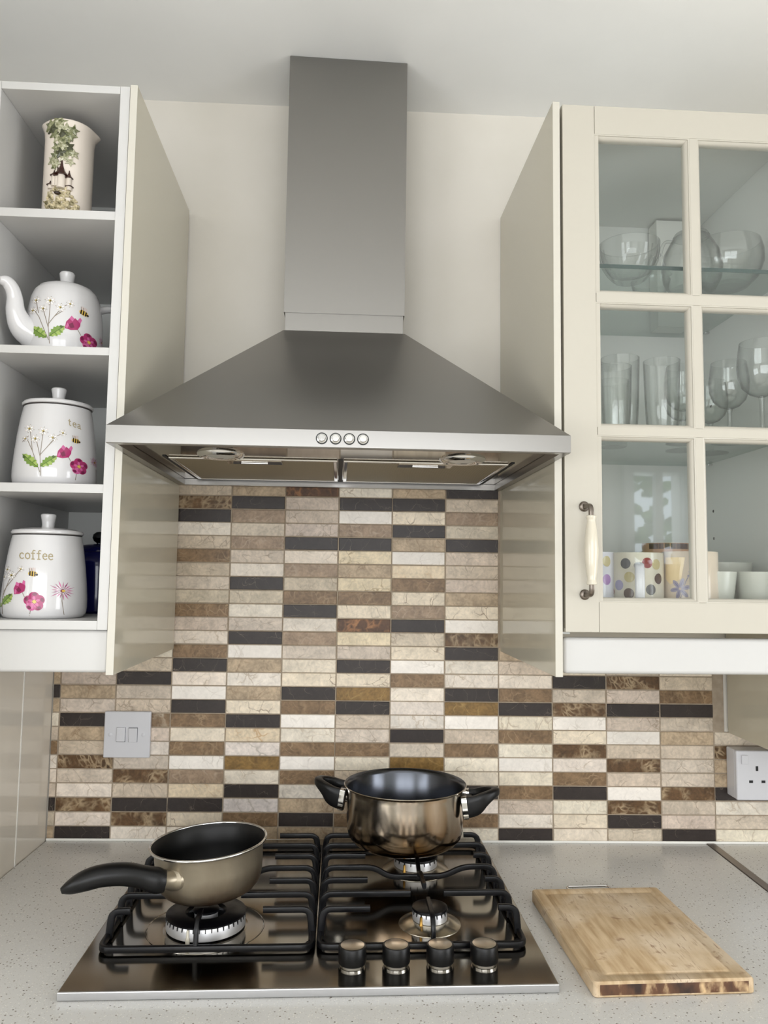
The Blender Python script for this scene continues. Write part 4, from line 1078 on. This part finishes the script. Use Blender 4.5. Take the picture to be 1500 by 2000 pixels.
def vase():
    x, y = -.4130, -.3100
    t = thing('jug_vase', 'cream cylinder jug with ivy and a little house in relief, top open shelf', 'jug', (x, y, .985), rotz=facing(x, y))
    R, H = .0345, .1530
    bm = bmesh.new()
    lathe(bm, [(0, 0), (R-.001, 0), (R, .0010), (R, H-.022), (R+.0004, H-.010), (R+.0018, H-.001), (R+.0010, H+.0004), (R-.0016, H), (R-.0030, H-.010), (R-.0032, .01), (0, .006)], 72)
    for v in bm.verts:                                     # pull a pouring lip to the right and slightly to the left
        if v.co.z > H-.016:
            a = math.atan2(v.co.y, v.co.x); k = max(0, (v.co.z-(H-.016))/.016)**2
            g = .0068*k*math.exp(-(a/.30)**2); v.co.x += g*cos(a); v.co.y += g*sin(a); v.co.z -= .3*g
            b = abs(a)-pi; g = .0035*k*math.exp(-(b/.35)**2); v.co.x -= g
    part('jug_body', bm, M_ceramic_cream, t)
    leafm = [mat('ivy_glaze', (104, 110, 72), .25), mat('ivy_glaze_pale', (164, 166, 132), .25), mat('ivy_glaze_dark', (62, 64, 40), .3)]
    noise_mix(leafm[0], (78, 84, 48), (150, 152, 116), 260); noise_mix(leafm[1], (118, 120, 84), (196, 194, 168), 260)
    def on_wall(s, z, o): a = s/R; return ((R+o)*sin(a), -(R+o)*cos(a), z)
    m_px = .00072
    def cv(px, py):                                        # crop pixels of the enlarged view
        u, v = 60+px/8.333, 210+py/8.333
        uc = 131+(138-131)*(405-v)/(170.)
        d = max(-.95, min(.95, (u-uc)*m_px/R)); return R*math.asin(d), max(.004, .025+(400-v)*.00073)
    rnd = random.Random(8)
    bm = bmesh.new()
    leaves = [(340, 215, 95), (430, 170, 85), (500, 165, 80), (380, 290, 85), (480, 260, 95), (580, 300, 100), (690, 295, 75), (400, 380, 85), (520, 370, 90), (640, 400, 85), (440, 450, 75), (540, 500, 80), (610, 460, 60),
              (520, 580, 85), (620, 600, 80), (430, 620, 75), (700, 700, 65), (600, 690, 80), (490, 720, 80), (410, 760, 70), (540, 790, 70), (640, 850, 65), (370, 850, 75), (430, 900, 60), (400, 950, 48)]
    for (px, py, sz) in leaves:
        s0, z0 = cv(px, py); r = sz*.00006*2.0; a0 = rnd.uniform(0, 6.28); hgt = rnd.uniform(.0008, .0026); mi = rnd.choice((0, 0, 1, 1, 2))
        z0 = min(z0, H-.002)
        c = bm.verts.new(on_wall(s0, z0, hgt+.0012)); ring = []; base = []
        for j in range(10):
            q = r*(1 if j % 2 == 0 else .46)*rnd.uniform(.9, 1.1); a = a0+2*pi*j/10
            s, z = s0+q*cos(a), min(H+.001, z0+q*sin(a))
            ring.append(bm.verts.new(on_wall(s, z, hgt*.55+(.0006 if j % 2 else .0010)))); base.append(bm.verts.new(on_wall(s, z, -.0004)))
        for j in range(10):
            k = (j+1) % 10
            bm.faces.new((c, ring[j], ring[k])).material_index = mi; bm.faces.new((ring[j], base[j], base[k], ring[k])).material_index = mi
    part('ivy_relief', bm, leafm, t, angle=20, label='green glazed ivy leaves in relief')
    brn = mat('brown_roof_glaze', (58, 30, 24), .15); wht = mat('tower_glaze', (214, 204, 192), .2)
    bm = bmesh.new()
    def turret(px, ztop_px, zeave_px, zbot_px, rad, roof):
        s, zt = cv(px, ztop_px); _, ze = cv(px, zeave_px); _, zb = cv(px, zbot_px); a = s/R
        c = ((R+.0006)*sin(a), -(R+.0006)*cos(a), 0)
        lathe(bm, [(0, zt), (rad*.10, zt-.0004), (rad*.26, zt-(zt-ze)*.40), (rad*.62, zt-(zt-ze)*.72), (rad*1.18, ze), (rad*.8, ze-.0004), (0, ze-.0006)], 18, c, mi=0)
        lathe(bm, [(0, ze-.0002), (rad*.72, ze-.0002), (rad*.76, zb), (0, zb)], 18, c, mi=1)
    turret(515, 825, 1105, 1330, .0082, 0); turret(628, 1000, 1140, 1300, .0052, 0); turret(455, 960, 1130, 1300, .0056, 0); turret(400, 1010, 1110, 1290, .0050, 0)
    turret(340, 1185, 1265, 1330, .0046, 0); turret(630, 1195, 1285, 1350, .0052, 0)
    part('house_relief', bm, [brn, wht], t, label='small turreted house with brown glazed roofs')
    moss = mat('moss_glaze', (150, 140, 104), .35); noise_mix(moss, (96, 88, 52), (214, 200, 164), 190)
    bm = bmesh.new()
    for i in range(230):
        px = rnd.uniform(235, 780); py = rnd.uniform(1300, 1690)
        if abs(px-495) > 100+(py-1300)*.75: continue
        s, z = cv(px, py); p = Vector(on_wall(s, z, .0004))
        r = bmesh.ops.create_icosphere(bm, subdivisions=1, radius=rnd.uniform(.0014, .0036))
        for v in r['verts']: v.co = Vector((v.co.x, v.co.y*.7, v.co.z*rnd.uniform(.7, 1.2)))+p
    part('moss_relief', bm, moss, t, label='mossy mound in relief')
    bm = bmesh.new(); s, z = cv(455, 1420); p = Vector(on_wall(s, z, .0030)); r = bmesh.ops.create_icosphere(bm, subdivisions=2, radius=.0038)
    for v in r['verts']: v.co = Vector((v.co.x*1.3, v.co.y*.8, v.co.z*.7))+p
    part('doorway', bm, mat('dark_glaze', (46, 32, 18), .3), t)
vase()

# ================================================================== BEHIND THE GLASS DOOR
ZB, Z1, Z2 = .420, .699, .947         # bottom panel, lower and upper glass shelf
def gl(name, label, cat, prof, x, y, z, group=None, n=48):
    """blown glass: outer profile given, the inner wall follows."""
    t = thing(name, label, cat, (x, y, z), group=group)
    bm = bmesh.new(); lathe(bm, prof, n); part('bowl', bm, M_gware, t)
    return t
def cup_prof(outer, th, floor):
    rf = next(a[0]+(b[0]-a[0])*(floor-a[1])/(b[1]-a[1]) for a, b in zip(outer, outer[1:]) if a[1] <= floor <= b[1])
    return [(0, 0)]+outer+[(r-th, z) for r, z in reversed(outer) if z > floor+.001]+[(rf-th-.0006, floor+.0010), (rf-th-.002, floor), (0, floor)]
# tall tumblers
tum = [(.024, 0), (.0255, .002), (.0285, .06), (.0305, .130)]
for x, y, h, l in ((.4430, -.262, 1.0, 'tall straight glass tumbler nearest the left stile, lower glass shelf'), (.4950, -.300, .90, 'tall straight glass tumbler left of the wine glasses, lower glass shelf'),
                   (.3700, -.285, .82, 'shorter glass tumbler at the far left, partly behind the door stile'), (.4170, -.305, .80, 'shorter glass tumbler in front, between the two tall ones'), (.4560, -.190, .86, 'glass tumbler at the back behind the second tall one')):
    gl('glass_tumbler', l, 'glass', cup_prof([(r*(.9 if h < 1 else 1), z*h) for r, z in tum], .0012, .006), x, y, Z1, 'tumblers on the lower glass shelf')
def wine(x, y, s, label):
    t = thing('wine_glass', label, 'wine glass', (x, y, Z1), group='wine glasses on the lower glass shelf')
    bm = bmesh.new(); lathe(bm, [(0, 0), (.031*s, 0), (.031*s, .0010), (.010*s, .0035), (.0042, .0065), (0, .0068)], 44); part('foot', bm, M_gware, t)
    bm = bmesh.new(); lathe(bm, [(.0042, .0064), (.0034, .02), (.0034, .050*s), (.0050, .058*s)], 16); part('stem', bm, M_gware, t)
    o = [(.006, .058), (.016, .062), (.026, .072), (.0315, .087), (.0325, .102), (.0310, .120), (.0285, .137)]
    o = [(r*s, z*s) for r, z in o]
    bm = bmesh.new(); lathe(bm, [(0, .0585*s)]+o+[(r-.0010, z) for r, z in reversed(o)]+[(0, .0605*s)], 48); part('bowl', bm, M_gware, t)
wine(.5560, -.240, .92, 'stemmed wine glass behind the centre bar of the door')
wine(.6250, -.255, .95, 'stemmed wine glass in the middle of the right-hand panes')
wine(.6480, -.310, 1.08, 'large round wine glass closest to the right edge')
wine(.5850, -.170, .90, 'stemmed wine glass at the back of the lower glass shelf')
wine(.6450, -.150, .92, 'stemmed wine glass at the back right of the lower glass shelf')
# upper shelf: cut glass bowl, dishes, jugs
def cut_bowl():
    t = thing('cut_glass_bowl', 'cut glass bowl with a plain rim at the left of the top glass shelf', 'bowl', (.4520, -.285, Z2))
    o = [(.020, 0), (.024, .002), (.034, .014), (.0425, .030), (.0462, .046), (.0470, .060)]
    bm = bmesh.new(); rg = lathe(bm, [(0, 0)]+o+[(r-.0028, z) for r, z in reversed(o) if z > .006]+[(0, .006)], 72)
    for k in (2, 3, 4):
        for i, v in enumerate(rg[k+1-1]):
            f = 1+.035*math.copysign(1, sin(2*pi*i/6*1.0+k)); v.co.x *= f; v.co.y *= f
    part('bowl', bm, M_gware, t, angle=12)
cut_bowl()
gl('glass_dish', 'small clear glass dish between the cut bowl and the round jug, top glass shelf', 'dish', cup_prof([(.016, 0), (.020, .002), (.028, .014), (.032, .030)], .0014, .005), .5150, -.215, Z2)
def jug():
    t = thing('glass_jug', 'round clear glass jug with a loop handle behind the centre bar, top glass shelf', 'jug', (.5700, -.250, Z2))
    o = [(.030, 0), (.036, .003), (.045, .020), (.0475, .040), (.043, .065), (.033, .084), (.028, .092)]
    bm = bmesh.new(); lathe(bm, cup_prof(o, .0014, .005), 56); part('bowl', bm, M_gware, t)
    c = [(-.034, -.012, .078), (-.052, -.018, .074), (-.060, -.020, .054), (-.054, -.018, .032), (-.042, -.014, .022)]
    bm = bmesh.new(); c2 = smooth_path(c, 6); sweep(bm, c2, (.007, .005), n=12, sq=1); part('jug_handle', bm, M_gware, t)
    bm = bmesh.new(); lathe(bm, [(0, .0925), (.029, .0925), (.026, .098), (.010, .102), (.007, .104), (.007, .112), (0, .113)], 32); part('lid', bm, M_gware, t)
jug()
gl('glass_bowl', 'large clear glass bowl at the right of the top glass shelf', 'bowl', cup_prof([(.026, 0), (.032, .002), (.048, .018), (.056, .040), (.056, .058), (.052, .074)], .0014, .005), .6180, -.270, Z2, n=56)
t = thing('white_box', 'plain white carton standing at the back of the top glass shelf', 'box', (.6150, -.060, Z2))
part('carton', bbox(-.030, .030, -.018, .018, 0, .205, .001), mat('carton_white', (228, 228, 222), .6), t)

# mugs and cups on the cabinet floor
def mug(label, x, y, r, h, m, hand, pattern=None, handm=None):
    t = thing('mug', label, 'mug', (x, y, ZB), rotz=facing(x, y), group='mugs behind the lower left pane')
    o = [(r-.003, 0), (r-.0005, .0025), (r, .006), (r, h-.001), (r-.0006, h)]
    bm = bmesh.new(); lathe(bm, cup_prof(o, .0028, .006), 56); part('mug_body', bm, m, t)
    if hand is not None:
        ca, sa = cos(hand), sin(hand)
        ctl = [(r-.002, h*.80), (r+.018, h*.80), (r+.0265, h*.66), (r+.0265, h*.38), (r+.016, h*.20), (r-.002, h*.18)]
        c2 = smooth_path([(q*ca, q*sa, z) for q, z in ctl], 6)
        bm = bmesh.new(); sweep(bm, c2, (.0135, .0075), side=(-sa, ca, 0), n=16, sq=.8); part('mug_handle', bm, handm or m, t)
    if pattern:
        print_on('painted_pattern', t, pattern, lambda s, z: (s, z), lambda q: r, 'painted pattern on the mug')
    return t
MUGW = mat('mug_ivory', (206, 200, 184), .15); MUGG = mat('mug_grey_handle', (196, 196, 200), .15)
gr, br, red, ol = (92, 92, 94), (74, 50, 42), (128, 44, 44), (184, 172, 128)
lil, pur = (150, 146, 176), (150, 112, 168)
spots = [(gr, (-.0165, .082)), (red, (.0150, .083)), (ol, (.0300, .081)), (lil, (-.0280, .050)), (gr, (.0200, .044)), (br, (.0340, .060)), (ol, (-.0110, .062)), (br, (-.0120, .038)), (gr, (-.048, .076)), (red, (-.046, .040))]
mug('ivory mug with grey, red and olive spots, its handle towards the glass', .4515, -.300, .0385, .0985, MUGW, -pi/2+.06, [(c, dot(p, .0078, n=22), 1) for c, p in spots], MUGG)
mug('white mug with purple spots cut off by the left door stile', .3830, -.285, .0370, .0990, mat('mug_white', (204, 204, 212), .12), None, [(pur, dot((.028, .058), .008, n=20), 1), (ol, dot((.028, .085), .008, n=20), 1), (lil, dot((.010, .05), .008, n=20), 1)])
fl = []
for (cx, cy, r, c) in ((-.014, .046, .016, (148, 142, 164)), (.004, .066, .008, (158, 152, 172))):
    for k in range(6):
        a = 2*pi*k/6+.2; fl.append((c, dot((cx+r*.55*cos(a), cy+r*.55*sin(a)), r*.46, r*.2, 14, a), 1)); fl.append(((110, 104, 138), dot((cx+r*.5*cos(a), cy+r*.5*sin(a)), r*.3, r*.05, 10, a), 2))
fl += [((150, 144, 160), q, 1) for q in stroke([(-.014, .03), (-.006, .056), (.006, .080)], .0012)]
fl += [((232, 208, 164), [(-.040, .092), (-.006, .092), (-.012, .060), (-.030, .052), (-.040, .060)], 0), ((236, 222, 200), dot((.014, .05), .010, .03), 0)]
mug('cream mug with a lilac flower spray beside the spotted mug', .5310, -.305, .0400, .1010, mat('mug_cream', (212, 196, 178), .12), None, fl)
mug('tall cream and brown mug at the back behind the lilac mug', .5400, -.205, .0400, .1180, mat('mug_tan', (196, 152, 118), .2), None, [((86, 62, 50), [(-.03, .108), (.05, .108), (.05, .117), (-.03, .117)], 1)])
def cup(label, x, y, r, h, z, group='white cups behind the lower right pane'):
    t = thing('white_cup', label, 'cup', (x, y, z), rotz=facing(x, y), group=group)
    o = [(r*.66, 0), (r*.70, .0015), (r*.82, h*.35), (r*.95, h*.8), (r, h)]
    bm = bmesh.new(); lathe(bm, cup_prof(o, .0024, .005), 48); part('cup_body', bm, M_cup, t)
    return t
cup('plain white cup half hidden by the centre bar, front row', .5690, -.300, .0340, .0720, ZB)
cup('plain white cup at the right end of the front row', .6385, -.302, .0340, .0725, ZB)
cup('wider white bowl-shaped cup in the back row', .6320, -.205, .0460, .0880, ZB)
